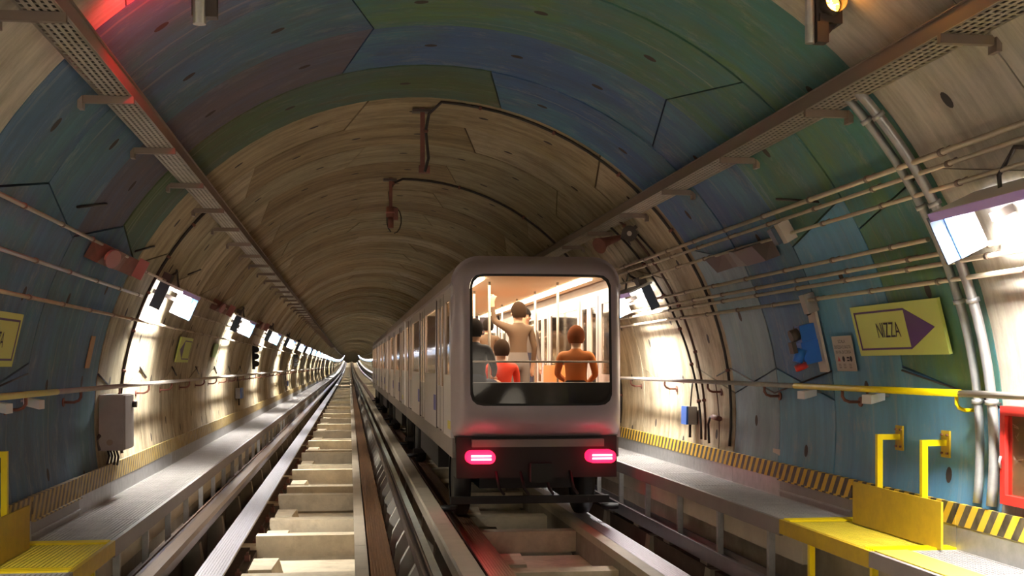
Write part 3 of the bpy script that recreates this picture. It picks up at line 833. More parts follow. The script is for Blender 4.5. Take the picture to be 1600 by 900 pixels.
# ------------------------------------------------------------------ luminaires
def make_lamp(side, y, label, group, light=True, power=1.0, far=False):
    s = 1 if side == 'right' else -1
    aw = (64.5 if s > 0 else 65.5) * s; L = 1.55
    base = cyl(aw, R - .02)
    t = thing('wall_lamp', label, 'lamp', (base[0], y + L / 2, base[2]), group)
    n = Vector((-sin(radians(aw)), 0, -cos(radians(aw)))); up = Vector((-s * cos(radians(aw)), 0, s * sin(radians(aw)))); Yv = Vector((0, 1, 0))
    W0 = Vector(cyl(aw, R, y + L / 2))
    def P(d, v, u=0.0): return W0 + n * d + up * v + Yv * u     # d off the wall, v up the wall, u along the tunnel
    # lit top slab with tubes under it, screens at both ends
    obj('top_slab', MB().obox(P(.20, .165), n * .16, up * .012, Yv * L / 2), M_LWHITE, t)
    obj('front_lip', MB().obox(P(.365, .150), n * .006, up * .026, Yv * L / 2), M_LIP_LIT, t)
    obj('end_plate', MB().obox(P(.14, .0, -L / 2 - .008), n * .062, up * .155, Yv * .008), M_DBLUE, t, label='dark blue near end plate')
    obj('end_plate', MB().obox(P(.165, -.0, L / 2 + .008), n * .075, up * .155, Yv * .008), M_LWHITE, t)
    obj('end_trim', MB().obox(P(.265, .0, L / 2 + .002), n * .026, up * .155, Yv * .014), M_LBLUE, t, label='blue trim')
    obj('end_wing', MB().obox(P(.325, -.0, L / 2 + .008), n * (.034 if y > 8 else .055), up * .155, Yv * .008), M_DBLUE if y < 8 else M_LBLUE, t)
    for dv in (.10, .26):
        obj('fluorescent_tube', MB().tube([P(dv, .125, -L / 2 + .06), P(dv, .125, L / 2 - .06)], .016 if not far else .03, 6), M_TUBE if not far else M_TUBE_FAR, t)
    for du in (-.5, .5):
        obj('mounting', MB().bar(P(-.0 + .01, .02, du), P(.15, .02, du), .04, .05), M_DARKMET, t)
    if not far:
        obj('junction_pod', MB().obox(P(.07, .22, -.35), n * .05, up * .06, Yv * .10), M_DARKMET, t)
        obj('supply_cable', MB().tube([P(.07, .24, -.3), P(.10, .33, -.1), P(.05, .36, .15), P(.09, .24, .35), P(.15, .16, .3)], .014, 6), M_CABLE, t)
    if light:
        ld = bpy.data.lights.new('lamp_light', 'AREA'); ld.shape = 'RECTANGLE'; ld.size = .20; ld.size_y = L - .15
        ld.energy = LAMP_POWER * power; ld.color = LAMP_COLOR; ld.spread = radians(140)
        lo = bpy.data.objects.new('lamp_light', ld); COL.objects.link(lo); lo.parent = t
        lo.location = P(.22, .135) - Vector(t.location)
        lo.rotation_euler = (0, radians(-8 * s), 0)             # faces down, slightly towards the wall
    return t
ordn = ['nearest', 'second', 'third', 'fourth', 'fifth', 'sixth', 'seventh', 'eighth']
make_lamp('left', 4.55, 'wall lamp on the left wall just outside the picture, over the near step', 'lamps along the left wall')
make_lamp('left', -4.9, 'wall lamp on the left wall behind the viewpoint', 'lamps along the left wall')
make_lamp('right', 5.60, 'large bright wall lamp at the right edge beside the thick pipes', 'lamps along the right wall', power=1.5)
make_lamp('right', -4.3, 'wall lamp on the right wall behind the viewpoint', 'lamps along the right wall')
y = 14.75; k = 0
while y < 512:
    lab = '%s lit wall lamp from the front in the row on the left wall' % ordn[k] if k < 8 else 'small distant lamp far down the row on the left wall'
    o = make_lamp('left', y, lab, 'lamps along the left wall', light=y < 120 or k % 3 == 0 or y > 485, power=1 if y < 120 else 3, far=y > 60)
    if y >= 150: o.location.z += zo(y)
    y += 9.7; k += 1
y = 15.3; k = 0
while y < 512:
    lab = 'lit wall lamp on the right wall just right of the train' if k == 0 else ('%s lamp on the right wall, hidden behind the train' % ordn[k] if k < 6 else 'small distant lamp far down the row on the right wall')
    o = make_lamp('right', y, lab, 'lamps along the right wall', light=y < 120 or k % 3 == 0 or y > 485, power=1 if y < 120 else 3, far=y > 60)
    if y >= 150: o.location.z += zo(y)
    y += 9.6; k += 1

# ------------------------------------------------------------------ ring cables and pipes
def arc_pts(a0, a1, r, y0, y1=None, n=26, wob=0.0):
    y1 = y0 if y1 is None else y1; out = []
    for k in range(n + 1):
        t = k / n; out.append(cyl(a0 + (a1 - a0) * t, r, y0 + (y1 - y0) * t + wob * sin(t * 19)))
    return out
def cable(pts, r, label, clips=0, m=M_CABLE, cat='cable', name='cable', cm=M_RUST):
    t = thing(name, label, cat, tuple(pts[0]))
    obj('sheath' if cat == 'cable' else 'pipe', MB().tube(pts, r, 8), m, t)
    if clips:
        for k in range(2, len(pts) - 1, clips):
            p = Vector(pts[k]); d = (Vector(pts[k + 1]) - p).normalized()
            obj('clip', MB().tube([p - d * .015, p + d * .015], r + .012, 8), cm, t)
pole1 = (.80, 13.75)
cable([(.80 + .02, 13.7, 4.10), (.86, 13.7, 4.25), (.83, 13.7, 4.55), (.86, 13.6, 4.72)] + arc_pts(3.0, 95.8, R - .022, 13.36), .016, 'black cable following the far edge of the painted rings from crown to right wall', 4)
cable([(.62, 19.0, 4.35), (.60, 19.0, 4.6), (.66, 19.0, 4.74)] + arc_pts(0, 95.8, R - .02, 19.0), .018, 'second black cable arching over the vault behind the first', 5)
cable(arc_pts(-46, -97.5, R - .02, 14.75, 14.55), .018, 'dark cable running down the left wall beside the first lamp', 4)
cable(arc_pts(46, 95.5, R - .06, 15.35, 14.35), .014, 'black cable running down the right wall left of the junction box', 4)
cable(arc_pts(44, 95.5, R - .07, 14.75, 14.15), .014, 'brown cable running down the right wall beside the junction box', 5, M_CABLE_B)
cable(arc_pts(84, 97, R - .02, 13.9, 13.75, 8), .006, 'thin red-brown wire hanging on the pale wall right of the junction box', 0, M_CABLE_B)
for yy, rad, lab in ((7.60, .034, 'thick grey pipe curving down the painted right wall, nearer one'), (7.80, .030, 'thick grey pipe curving down the painted right wall, farther one')):
    cable(arc_pts(46, 96.2, R - .07 + (.01 if yy > 7.7 else 0), yy), rad, lab, 6, M_GALV, 'pipe', 'riser_pipe', M_GALV)
cable(arc_pts(33, 47, R - .02, 5.9, n=8), .012, 'short black cable above the right cable tray near the top edge', 0)
# jagged crack-like black cord along the joints on the right wall
cable([cyl(82.7, R - .01, 13.85), cyl(81.2, R - .01, 13.3), cyl(85.3, R - .01, 11.95), cyl(81.5, R - .01, 10.4)], .008, 'thin black cord zigzagging across the right wall under the handrail', 0)
cable([cyl(81.3, R - .01, 9.0), cyl(84.9, R - .01, 7.6)], .008, 'thin black cord slanting below the yellow arrow sign', 0)
cable([cyl(-83.5, R - .01, 9.5), cyl(-81.8, R - .01, 10.4)], .008, 'thin black cord slanting on the left wall above the yellow rail', 0)
cable([cyl(-82.2, R - .01, 13.25), cyl(-84.5, R - .01, 13.95)], .010, 'thin black cord on the left wall above the grey cabinet', 0)
for yy, sd in ((18.9, -1), (21.7, -1), (24.6, -1), (27.4, -1), (30.2, -1), (16.1, -1)):
    cable([cyl(sd * 81.0, R - .01, yy - .35), cyl(sd * 83.2, R - .01, yy + .25)], .010, {16.1: 'thin black cord slanting above the left handrail, nearest past the grey cabinet', 18.9: 'thin black cord slanting on the left wall below the yellow arrow sign', 21.7: 'thin black cord slanting on the left wall between arrow sign and green notice', 24.6: 'thin black cord slanting on the left wall just past the green notice', 27.4: 'thin black cord slanting on the left wall before the blue-lidded box', 30.2: 'thin black cord slanting on the left wall just past the blue-lidded box'}[yy], 0)
for a_, yy, sd in ((-58.4, 10.0, -1), (-60.0, 12.9, -1), (57.2, 9.4, 1), (-59.0, 16.8, -1)):
    cable([cyl(a_, R - .01, yy), cyl(a_ - 3.0 * sd * .8, R - .01, yy + .75)], .011, 'short black cord on the upper %s wall %s' % ('left' if sd < 0 else 'right', {10.0: 'before the red-brown cover', 12.9: 'just past the red-brown cover', 9.4: 'between the top conduits', 16.8: 'above the first lamp'}[yy]), 0)
tag(obj('red_pipe', MB().rect(3.54, 3.66, -.02, .0, 5, 6).tube([(3.60, y, .07 + zo(y)) for y in stations(4, 200)], .05, 10), M_RUST), 'rust-red pipe lying under the right walkway', 'pipe')

# drop poles with devices at the crown
def drop_pole(x, y, zb, label, device):
    t = thing('drop_pole', label, 'pole', (x, y, 4.8))
    obj('mast', MB().box(x - .025, x + .025, y - .025, y + .025, zb, 4.82), M_RUST, t)
    obj('top_plate', MB().box(x - .11, x + .09, y - .06, y + .06, 4.77, 4.80), M_DARKMET, t)
    if device:
        b = MB().tube([(x, y, zb + .10), (x, y, zb - .06)], .07, 10).tube([(x, y, zb - .06), (x, y, zb - .22)], .045, 10)
        b.box(x + .04, x + .11, y - .05, y + .05, zb - .1, zb + .08)
        obj('device_head', b, M_RUST, t)
        pts = [(x + .05 + .11 * sin(2 * pi * k / 14), y, zb - .10 - .20 * cos(2 * pi * k / 14) * (1 if k < 15 else 1) + .0) for k in range(0, 14)]
        obj('cable_loop', MB().tube(pts, .010, 6), M_CABLE, t)
        obj('collar', MB().tube([(x, y, zb - .0), (x, y, zb + .02)], .078, 10), M_PINK, t)
    else:
        obj('foot_plate', MB().box(x - .04, x + .08, y - .04, y + .04, zb - .02, zb + .06), M_RUST, t)
drop_pole(.80, 13.80, 4.12, 'red-brown drop pole at the crown behind the painted rings', False)
drop_pole(.62, 19.0, 4.28, 'shorter drop pole further back with a device and cable loop', True)

# signals hanging near the top of the frame
t = thing('amber_signal', 'lit amber signal on a grey pole at the top right', 'signal', (2.66, 7.0, 4.2))
obj('mast', MB().tube([(2.665, 7.0, 3.855), (2.665, 7.0, 4.62)], .028, 12), M_GALV, t)
obj('clamp', MB().box(2.70, 2.77, 6.97, 7.05, 3.86, 3.98).box(2.72, 2.80, 6.98, 7.06, 3.98, 4.03), M_DARKMET, t)
sx, sz = 2.79, 4.085
b = MB().box(sx - .085, sx + .075, 7.0, 7.14, sz - .105, sz + .42); obj('housing', b, M_DARKMET, t)
obj('lens', MB().disc((sx, 6.995, sz), (.055, 0, 0), (0, 0, .055), 24), M_SIGAMB, t)
b = MB(); rr = random.Random(3)
for k in range(34):
    a = rr.uniform(0, 2 * pi); q = rr.uniform(.0, .047); b.obox((sx + q * cos(a), 6.992, sz + q * sin(a)), (.008 * cos(a), 0, .008 * sin(a)), (0, .001, 0), (-.0025 * sin(a), 0, .0025 * cos(a)))
obj('lens_facets', b, M_AMBER_DOT, t, kind='stuff')
b = MB(); n = 20
for k in range(n):                                            # visor hood round the lens
    for a, b2 in (((k / n) * 2 * pi, ((k + 1) / n) * 2 * pi),):
        b.add([(sx + q * cos(c), yy, sz + q * sin(c)) for q, yy in ((.064, 6.90), (.064, 7.0)) for c in (a, b2)], [(0, 1, 3, 2)])
        b.add([(sx + q * cos(c), yy, sz + q * sin(c)) for q, yy in ((.068, 6.90), (.068, 7.0)) for c in (a, b2)], [(0, 1, 3, 2)])
        b.add([(sx + q * cos(c), 6.90, sz + q * sin(c)) for q in (.064, .068) for c in (a, b2)], [(0, 1, 3, 2)])
obj('visor', b, M_DARKMET, t)
obj('bracket', MB().add([(2.77, 7.03, 4.0), (2.86, 7.03, 4.0), (2.80, 7.03, 3.93), (2.77, 7.03, 3.90)] + [(p[0], 7.1, p[2]) for p in [(2.77, 0, 4.0), (2.86, 0, 4.0), (2.80, 0, 3.93), (2.77, 0, 3.90)]], [(0, 1, 2, 3), (7, 6, 5, 4), (0, 4, 5, 1), (1, 5, 6, 2), (2, 6, 7, 3), (3, 7, 4, 0)]), M_DARKMET, t)
ld = bpy.data.lights.new('amber_glow', 'POINT'); ld.energy = 1.6; ld.color = (1, .35, .03); ld.shadow_soft_size = .05
lo = bpy.data.objects.new('amber_glow', ld); COL.objects.link(lo); lo.parent = t; lo.location = Vector((sx, 6.86, sz)) - Vector(t.location)

t = thing('red_signal', 'signal seen from behind hanging at the top left, throwing red light', 'signal', (-.80, 7.0, 4.3))
obj('mast', MB().tube([(-.815, 7.0, 3.845), (-.815, 7.0, 4.50)], .036, 14), M_GALV, t, label='greenish grey tube')
obj('clamp', MB().box(-.78, -.72, 6.98, 7.06, 3.885, 4.5).box(-.86, -.78, 7.02, 7.06, 3.9, 4.5), M_DARKMET, t)
obj('housing', MB().box(-.92, -.70, 7.08, 7.22, 4.10, 4.58), M_DARKMET, t)
obj('lens', MB().disc((-.81, 7.225, 4.24), (-.055, 0, 0), (0, 0, .055), 20), M_SIGRED, t)
for nm, pos, en in (('red_glow', (-.80, 7.30, 4.24), 11.0),):
    ld = bpy.data.lights.new(nm, 'SPOT'); ld.energy = 120; ld.color = (1, .015, .03); ld.spot_size = radians(140); ld.spot_blend = .8; ld.shadow_soft_size = .03
    lo = bpy.data.objects.new(nm, ld); COL.objects.link(lo); lo.parent = t; lo.location = Vector(pos) - Vector(t.location)
    lo.rotation_euler = (radians(108), 0, radians(48))

# ------------------------------------------------------------------ wall fittings
def wall_frame(a, y, r=R):                    # centre, tangent along the arc (downwards on that side), inward normal
    s = 1 if a > 0 else -1
    p = Vector(cyl(a, r, y)); up = Vector((-s * cos(radians(a)) * 1.0, 0, s * sin(radians(a))))
    nrm = Vector((-sin(radians(a)), 0, -cos(radians(a))))
    return p, up, nrm
def wall_plate_mb(a, y, hy, hu, th, off=0.01, m=0, mb=None, shear=0.0):
    p, up, n = wall_frame(a, y); mb = mb or MB()
    return mb.obox(p + n * (off + th / 2), (0, hy, 0), up * hu, n * th / 2, m)

# yellow arrow sign, right wall
def wall_sign(a, y, W, H, parent_name, label, s, arrow_far, text=None, tw=.3, th_=.1, toff=0.0, tmats=M_INK):
    p, up, n = wall_frame(a, y); t = thing(parent_name, label, 'sign', tuple(p + n * .03))
    Yv = Vector((0, 1, 0))
    def P(u, v, d): return p + Yv * u + up * v + n * d      # u along the tunnel (metres away), v up
    obj('board', MB().obox(P(0, 0, .04), Yv * W / 2, up * H / 2, n * .012), M_SIGNY, t)
    # outline bars and the arrow head; arrow points towards -y (nearer) when arrow_far is False
    k = 1 if arrow_far else -1
    b = MB(); q = .062; hb = H / 2 - .045; d = .0535
    bx0 = -k * (W / 2 - .05); bx1 = k * (W * .13); tip = k * (W / 2 - .12)
    def quad(pts): 
        vs = [P(u, v, d) for u, v in pts] + [P(u, v, d - .004) for u, v in pts]; m_ = len(pts)
        b.add(vs, [tuple(range(m_)), tuple(range(2 * m_ - 1, m_ - 1, -1))] + [(i, (i + 1) % m_, (i + 1) % m_ + m_, i + m_) for i in range(m_)])
    e = .016
    quad([(bx0, hb), (bx1, hb), (bx1, hb - e), (bx0, hb - e)]); quad([(bx0, -hb), (bx1, -hb), (bx1, -hb + e), (bx0, -hb + e)])
    quad([(bx0, -hb), (bx0 + k * e * 1.6, -hb), (bx0 + k * e * 1.6, hb), (bx0, hb)])
    quad([(bx1, -hb), (bx1, hb), (tip, 0)])
    obj('arrow', b, M_SIGNP, t)
    if text:
        vs, fs = text_mb(text, tw, th_)
        # reading direction: on the right wall text runs towards the viewer (-y); on the left wall towards +y
        dirk = -1 if s > 0 else 1
        obj('lettering', MB().add([P(toff + dirk * x, z, .0575) for x, z in vs], fs), tmats, t)
    return t
wall_sign(75.8, 8.88, 1.50, .40, 'arrow_sign', 'yellow-green arrow sign reading NIZZA on the blue right wall', 1, False, 'NIZZA', .40, .115, .12)
wall_sign(-77.3, 9.0, 1.50, .40, 'arrow_sign', 'yellow-green sign cut off by the left edge of the picture', -1, False, 'NIZZA', .40, .115, .15)
wall_sign(-76.5, 19.25, 1.35, .38, 'arrow_sign', 'yellow arrow sign on the pale left wall beyond the first lamp', -1, False, None)
p, up, n = wall_frame(-75.8, 23.6); tag(obj('green_notice', MB().obox(p + n * .03, (0, .33, 0), up * .13, n * .01), M_POSTER), 'small green notice on the left wall below the second lamp', 'sign')
# SCALA notice
a0, y0 = 78.9, 10.03
p, up, n = wall_frame(a0, y0); t = thing('notice', 'small white notice about the track ladder beside the yellow arrow sign', 'sign', tuple(p + n * .02))
obj('board', MB().obox(p + n * .02, (0, .205, 0), up * .15, n * .004), M_SIGNW, t)
def put_text(s_, u, v, w, h, mt):
    vs, fs = text_mb(s_, w, h); obj('lettering', MB().add([p + Vector((0, u - x, 0)) + up * (v + z) + n * .026 for x, z in vs], fs), mt, t)
put_text('SCALA', 0, .105, .15, .028, M_INK); put_text('DISCESA E SALITA', 0, .058, .35, .028, M_INK); put_text('IN VIA DI CORSA', 0, .014, .32, .028, M_INK)
b = MB()
def q2(u, v, w, h, m=0): b.obox(p + Vector((0, u, 0)) + up * v + n * .026, (0, w / 2, 0), up * h / 2, n * .0006, m)
b.add([p + Vector((0, u, 0)) + up * v + n * .026 for u, v in ((.15, -.065), (.09, -.065), (.12, -.02))], [(0, 1, 2)], 1)
b.disc(p + Vector((0, .02, 0)) + up * -.045 + n * .026, (0, .028, 0), up * .024, 14); b.disc(p + Vector((0, -.135, 0)) + up * -.045 + n * .026, (0, .028, 0), up * .024, 14)
q2(-.075, -.035, .05, .014); q2(-.075, -.058, .05, .014)
for u in (.12, .02, -.1):
    for v in (-.09, -.105, -.12): q2(u, v, .05, .004)
obj('pictograms', b, [M_INK, M_RED], t)

# blue socket station
t = thing('socket_station', 'blue socket and switch station on a pale plate, right wall', 'electrical box', cyl(77, R - .02, 10.6))
p, up, n = wall_frame(77, 10.52)
obj('back_plate', MB().obox(p + n * .03, (0, .09, 0), up * .27, n * .012), M_SIGNW, t)
obj('socket_box', MB().obox(p + n * .11 + up * .10 + Vector((0, .05, 0)), (0, .06, 0), up * .075, n * .07), M_BLUE, t)
obj('socket_box', MB().obox(p + n * .12 + up * -.07 + Vector((0, .05, 0)), (0, .07, 0), up * .10, n * .08), M_BLUE, t)
c = p + n * .20 + up * .11
obj('round_socket', MB().tube([c, c + n * .07 - up * .01], .055, 14), M_DARKMET, t)
c = p + n * .20 + up * -.03
obj('plug_cap', MB().tube([c, c + n * .06 - up * .10], [.05, .045], 12), M_BLUE, t)
obj('socket_mouth', MB().tube([c + n * .04 - up * .12, c + n * .03 - up * .17], [.055, .06], 12), M_RED, t)
obj('grey_lid', MB().obox(c + n * .07 + up * .03, (0, .045, 0), up * .05, n * .02), M_DARKMET, t)
obj('cable_tail', MB().tube([p + n * .06 + up * .25, p + n * .08 + up * .33, p + n * .05 + up * .42], .022, 8), M_CABLE, t)
p2, up2, n2 = wall_frame(70.9, 10.42)
tag(obj('junction_box', MB().obox(p2 + n2 * .06, (0, .055, 0), up2 * .085, n2 * .05), M_GREYBOX), 'beige junction box on the lowest conduit above the socket station', 'electrical box')
# grey cabinet, left wall
t = thing('wall_cabinet', 'grey enamel wall cabinet under the left handrail', 'cabinet', (-2.45, 13.4, 1.05))
obj('body', MB().box(-2.58, -2.335, 13.40, 13.95, 1.09, 1.67), M_GREYBOX, t)
obj('door', MB().box(-2.335, -2.315, 13.42, 13.93, 1.10, 1.66), M_GREYBOX, t)
obj('round_port', MB().tube([(-2.47, 13.40, 1.175), (-2.47, 13.388, 1.175)], .032, 14), M_BRACKET, t)
obj('knob', MB().tube([(-2.32, 13.85, 1.56), (-2.27, 13.85, 1.56)], .035, 12), M_BLACK, t)
b = MB()
for k in range(4): obj('cable_tail', MB().tube([(-2.42 - .04 * k, 13.5 + .05 * k, 1.09), (-2.40 - .04 * k, 13.5 + .05 * k, 1.02), (-2.42 - .035 * k, 13.55, .93)], .012, 6), M_CABLE, t)
obj('side_gland', MB().tube([(-2.57, 13.38, 1.25), (-2.60, 13.32, 1.2), (-2.57, 13.36, 1.1)], .022, 8), M_DARKMET, t)
# junction boxes with blue lids
def jbox(a, y, label, s, hu=.11, hy=.12):
    p, up, n = wall_frame(a, y); t = thing('junction_box', label, 'electrical box', tuple(p))
    obj('box', MB().obox(p + n * .075, (0, hy, 0), up * hu, n * .055), M_GREYBOX, t)
    obj('lid', MB().obox(p + n * .14, (0, hy, 0), up * hu, n * .012), M_BLUE, t)
    obj('cable_tail', MB().tube([p + n * .07 - up * hu, p + n * .07 - up * (hu + .16)], .018, 8), M_CABLE, t)
    obj('cable_tail', MB().tube([p + n * .07 + up * hu, p + n * .05 + up * (hu + .3)], .010, 8), M_CABLE, t)
jbox(91, 14.85, 'grey junction box with blue lid on the pale wall right of the train', 1)
jbox(-91.5, 29.3, 'grey junction box with bright blue lid on the left wall', -1, .12, .3)
jbox(-93, 51, 'small distant blue box on the left wall', -1, .10, .3)
# small floodlights under the yellow handrail lengths
def flood(x, y, z, s, label):
    t = thing('floodlight', label, 'lamp', (x, y, z), 'small floodlights under the handrails')
    obj('head', MB().add([(x - .03 * s, y - .09, z - .07), (x - .03 * s, y + .09, z - .07), (x - .03 * s, y + .09, z), (x - .03 * s, y - .09, z), (x + .10 * s, y - .05, z - .04), (x + .10 * s, y + .05, z - .04), (x + .10 * s, y + .05, z + .02), (x + .10 * s, y - .05, z + .02)],
        [(0, 1, 2, 3), (7, 6, 5, 4), (0, 4, 5, 1), (1, 5, 6, 2), (2, 6, 7, 3), (3, 7, 4, 0)]), M_LWHITE, t)
    obj('arm', MB().tube([(x + .08 * s, y, z), (x + .17 * s, y, z - .01)], .012, 6), M_GALV, t)
flood(4.04, 9.32, 1.745, 1, 'white floodlight under the yellow handrail near the arrow sign')
flood(4.04, 10.75, 1.745, 1, 'white floodlight under the far end of the yellow handrail, right wall')
flood(-2.45, 10.3, 1.70, -1, 'white floodlight under the yellow rail on the left wall')
flood(-2.45, 9.35, 1.70, -1, 'white floodlight at the left edge under the yellow rail')
# horn speaker right
t = thing('loudspeaker', 'brown twin horn loudspeaker high on the right wall above the lamp', 'loudspeaker', cyl(49.5, R - .02, 14.6))
p, up, n = wall_frame(49.5, 14.55)
c = p + n * .16
obj('bracket', MB().bar(p, c, .04, .04), M_DARKMET, t)
obj('horn', MB().tube([c + Vector((.0, .12, 0)), c + Vector((.0, .0, 0)), c + Vector((0, -.16, 0))], [.04, .05, .095], 18), M_DARKMET, t)
obj('driver', MB().disc(c + Vector((0, -.165, 0)), (.03, 0, 0), (0, 0, .03), 14), M_SIGNW, t)
c2 = c + Vector((-.24, .1, -.08))
obj('horn', MB().tube([c + Vector((-.06, .06, -.02)), c2, c2 + Vector((-.08, -.06, -.05))], [.03, .06, .10], 16), M_RUST, t)
obj('cable_tail', MB().tube([p + n * .05 - up * .08, p + n * .04 - up * .3, p + n * .03 - up * .5], .012, 6), M_CABLE, t)
# wedge shaped covers
def wedge(a, y0, y1, s, label, pink=True):
    t = thing('wedge_cover', label, 'cover', cyl(a, R, y0)); p, up, n = wall_frame(a, (y0 + y1) / 2); L = (y1 - y0) / 2
    def P(u, v, d): return p + Vector((0, u, 0)) + up * v + n * d
    prof = [(-L, .02), (-L * .75, .14), (-L * .2, .17), (L * .35, .06), (L * .55, .05), (L, .13), (L, .02)]
    m_ = len(prof)
    b = MB().add([P(u, .09, d) for u, d in prof] + [P(u, -.09, max(.015, d * .6)) for u, d in prof], [tuple(range(m_)), tuple(range(2 * m_ - 1, m_ - 1, -1))] + [(i, (i + 1) % m_, (i + 1) % m_ + m_, i + m_) for i in range(m_)])
    obj('shell', b, M_RUST if pink else M_DARKMET, t)
    if pink:
        b = MB(); b.disc(P(-L * .62, .0, .15), (0, .30 * L, 0), up * .085, 16, th=.02)
        c = obj('oval_cover', b, M_PINK, t)
        obj('end_plate', MB().obox(P(L * .88, .02, .15), (0, .02, 0), up * .10, n * .05), M_PINK, t)
wedge(-62.6, 11.0, 13.0, -1, 'red-brown wedge-shaped cover on the blue left wall')
wedge(-62.6, 20.6, 22.6, -1, 'red-brown wedge-shaped cover on the left wall between first and second lamp')
wedge(61.5, 10.75, 12.5, 1, 'dark wedge-shaped cover between conduits on the blue right wall', False)
wedge(-62.6, 30.2, 32.2, -1, 'small red-brown cover on the left wall between second and third lamp')
# box with blue lid on third conduit, right
p, up, n = wall_frame(59.4, 10.15)
t = thing('junction_box', 'pale junction box with dark blue side on the third conduit, right wall', 'electrical box', tuple(p))
obj('box', MB().obox(p + n * .09, (0, .05, 0), up * .09, n * .05), M_SIGNW, t)
obj('lid', MB().obox(p + n * .13 + Vector((0, .1, 0)), (0, .05, 0), up * .075, n * .05), M_DBLUE, t)
# wall signal heads far left
def triple(y, label):
    t = thing('wall_signal', label, 'signal', (-2.42, y, 1.9))
    obj('back_board', MB().box(-2.44, -2.38, y - .05, y + .3, 1.88, 2.52), M_BLACK, t)
    for k in range(3): obj('signal_hood', MB().tube([(-2.34, y - .12, 2.02 + k * .18), (-2.34, y + .05, 2.02 + k * .18)], .075, 12), M_BLACK, t)
triple(32.2, 'black triple-hooded signal on the left wall past the second lamp')
triple(56, 'far black triple-hooded signal on the left wall')
for a, y, lab in ((-74.6, 26.8, 'small white tag'),):
    pass
# red framed display case at right edge
t = thing('display_case', 'red-framed display case cut off by the right edge of the picture', 'display case', (4.15, 7.1, 1.1))
xf = 4.12
y_a, y_b, za, zb = 6.55, 7.45, 1.10, 1.72
for nm, bx in (('frame_bar', (y_b - .06, y_b, za, zb)), ('frame_bar', (y_a, y_a + .06, za, zb)), ('frame_bar', (y_a + .06, y_b - .06, zb - .06, zb)), ('frame_bar', (y_a + .06, y_b - .06, za, za + .06))):
    obj(nm, MB().box(xf - .03, xf + .06, bx[0], bx[1], bx[2], bx[3]), M_RED, t)
obj('back_board', MB().box(xf + .02, xf + .06, y_a + .05, y_b - .05, za + .05, zb - .05), M_BOARD, t)
b = MB(); rr = random.Random(11)
for k in range(26):
    yy = rr.uniform(y_a + .1, y_b - .1); zz = rr.uniform(za + .1, zb - .12); l = rr.uniform(.02, .07)
    b.obox((xf + .018, yy, zz), (.001, 0, 0), (0, l / 2, rr.uniform(-.02, .02)), (0, 0, .003))
obj('faded_writing', b, M_SIGNW, t, kind='stuff')
obj('latch', MB().tube([(xf - .04, y_b - .03, 1.40), (xf - .06, y_b - .05, 1.37), (xf - .04, y_b - .03, 1.33)], .009, 6), M_GALV, t)
obj('glass', MB().box(xf - .004, xf, y_a + .06, y_b - .06, za + .06, zb - .06), M_GLASS, t)
p, up, n = wall_frame(96.5, 11.9)
tag(obj('wall_label', MB().obox(Vector((4.19, 11.9, 1.12)), (.004, 0, 0), (0, .10, 0), (0, 0, .03)), M_SIGNW), 'tiny cream label low on the blue right wall', 'label')
p, up, n = wall_frame(-78.4, 12.65)
tag(obj('wall_label', MB().obox(p + n * .012, (0, .10, 0), up * .16, n * .003), mat('faded_orange_label', (.40, .24, .12), .7)), 'faded orange vertical label on the blue left wall', 'label')
p, up, n = wall_frame(-97, 13.0)
# valve by the ring cable, lower right
t = thing('valve', 'small red valve with pipe stub above the hazard stripes, right wall', 'valve', (4.13, 13.6, 1.35))
obj('pipe_stub', MB().tube([(4.12, 14.0, 1.08), (4.10, 13.97, 1.3), (4.10, 13.9, 1.38), (4.10, 13.6, 1.39)], .014, 7), M_CABLE, t)
obj('valve_body', MB().tube([(4.10, 13.78, 1.39), (4.10, 13.52, 1.38)], .03, 8), M_RUST, t)
exec_train = True

# ------------------------------------------------------------------ train
TC, TW, TY, TZ0, TZ1 = 2.25, 1.04, 14.5, 1.10, 3.30
CARL = 13.0
train = thing('metro_train', 'grey-white metro train with red tail lights leaving on the right track', 'train', (TC, TY, 0))
def outline(n=40, w=TW, z0=TZ0, z1=TZ1):
    """closed body outline, corners rounded, n points per quarter"""
    pts = []; rt = .34; rb = .10
    def arc(cx, cz, r, a0, a1, k):
        return [(cx + r * cos(a0 + (a1 - a0) * i / k), cz + r * sin(a0 + (a1 - a0) * i / k)) for i in range(k + 1)]
    pts += arc(w - rt, z1 - rt, rt, 0, pi / 2, 10); pts += arc(-(w - rt), z1 - rt, rt, pi / 2, pi, 10)
    pts += arc(-(w - rb), z0 + rb, rb, pi, 1.5 * pi, 5); pts += arc(w - rb, z0 + rb, rb, 1.5 * pi, 2 * pi, 5)
    return pts
def resample(pts, n, c):                      # by angle about c
    out = []; m_ = len(pts)
    for k in range(n):
        a = 2 * pi * k / n + .001; d = (cos(a), sin(a)); best = None
        for i in range(m_):
            x1, y1 = pts[i][0] - c[0], pts[i][1] - c[1]; x2, y2 = pts[(i + 1) % m_][0] - c[0], pts[(i + 1) % m_][1] - c[1]
            den = d[0] * (y2 - y1) - d[1] * (x2 - x1)
            if abs(den) < 1e-9: continue
            t_ = (x1 * (y2 - y1) - y1 * (x2 - x1)) / den; s_ = (x1 * d[1] - y1 * d[0]) / den
            if t_ > 0 and -1e-6 <= s_ <= 1 + 1e-6: best = t_ if best is None else max(best, t_)
        out.append((c[0] + d[0] * best, c[1] + d[1] * best))
    return out
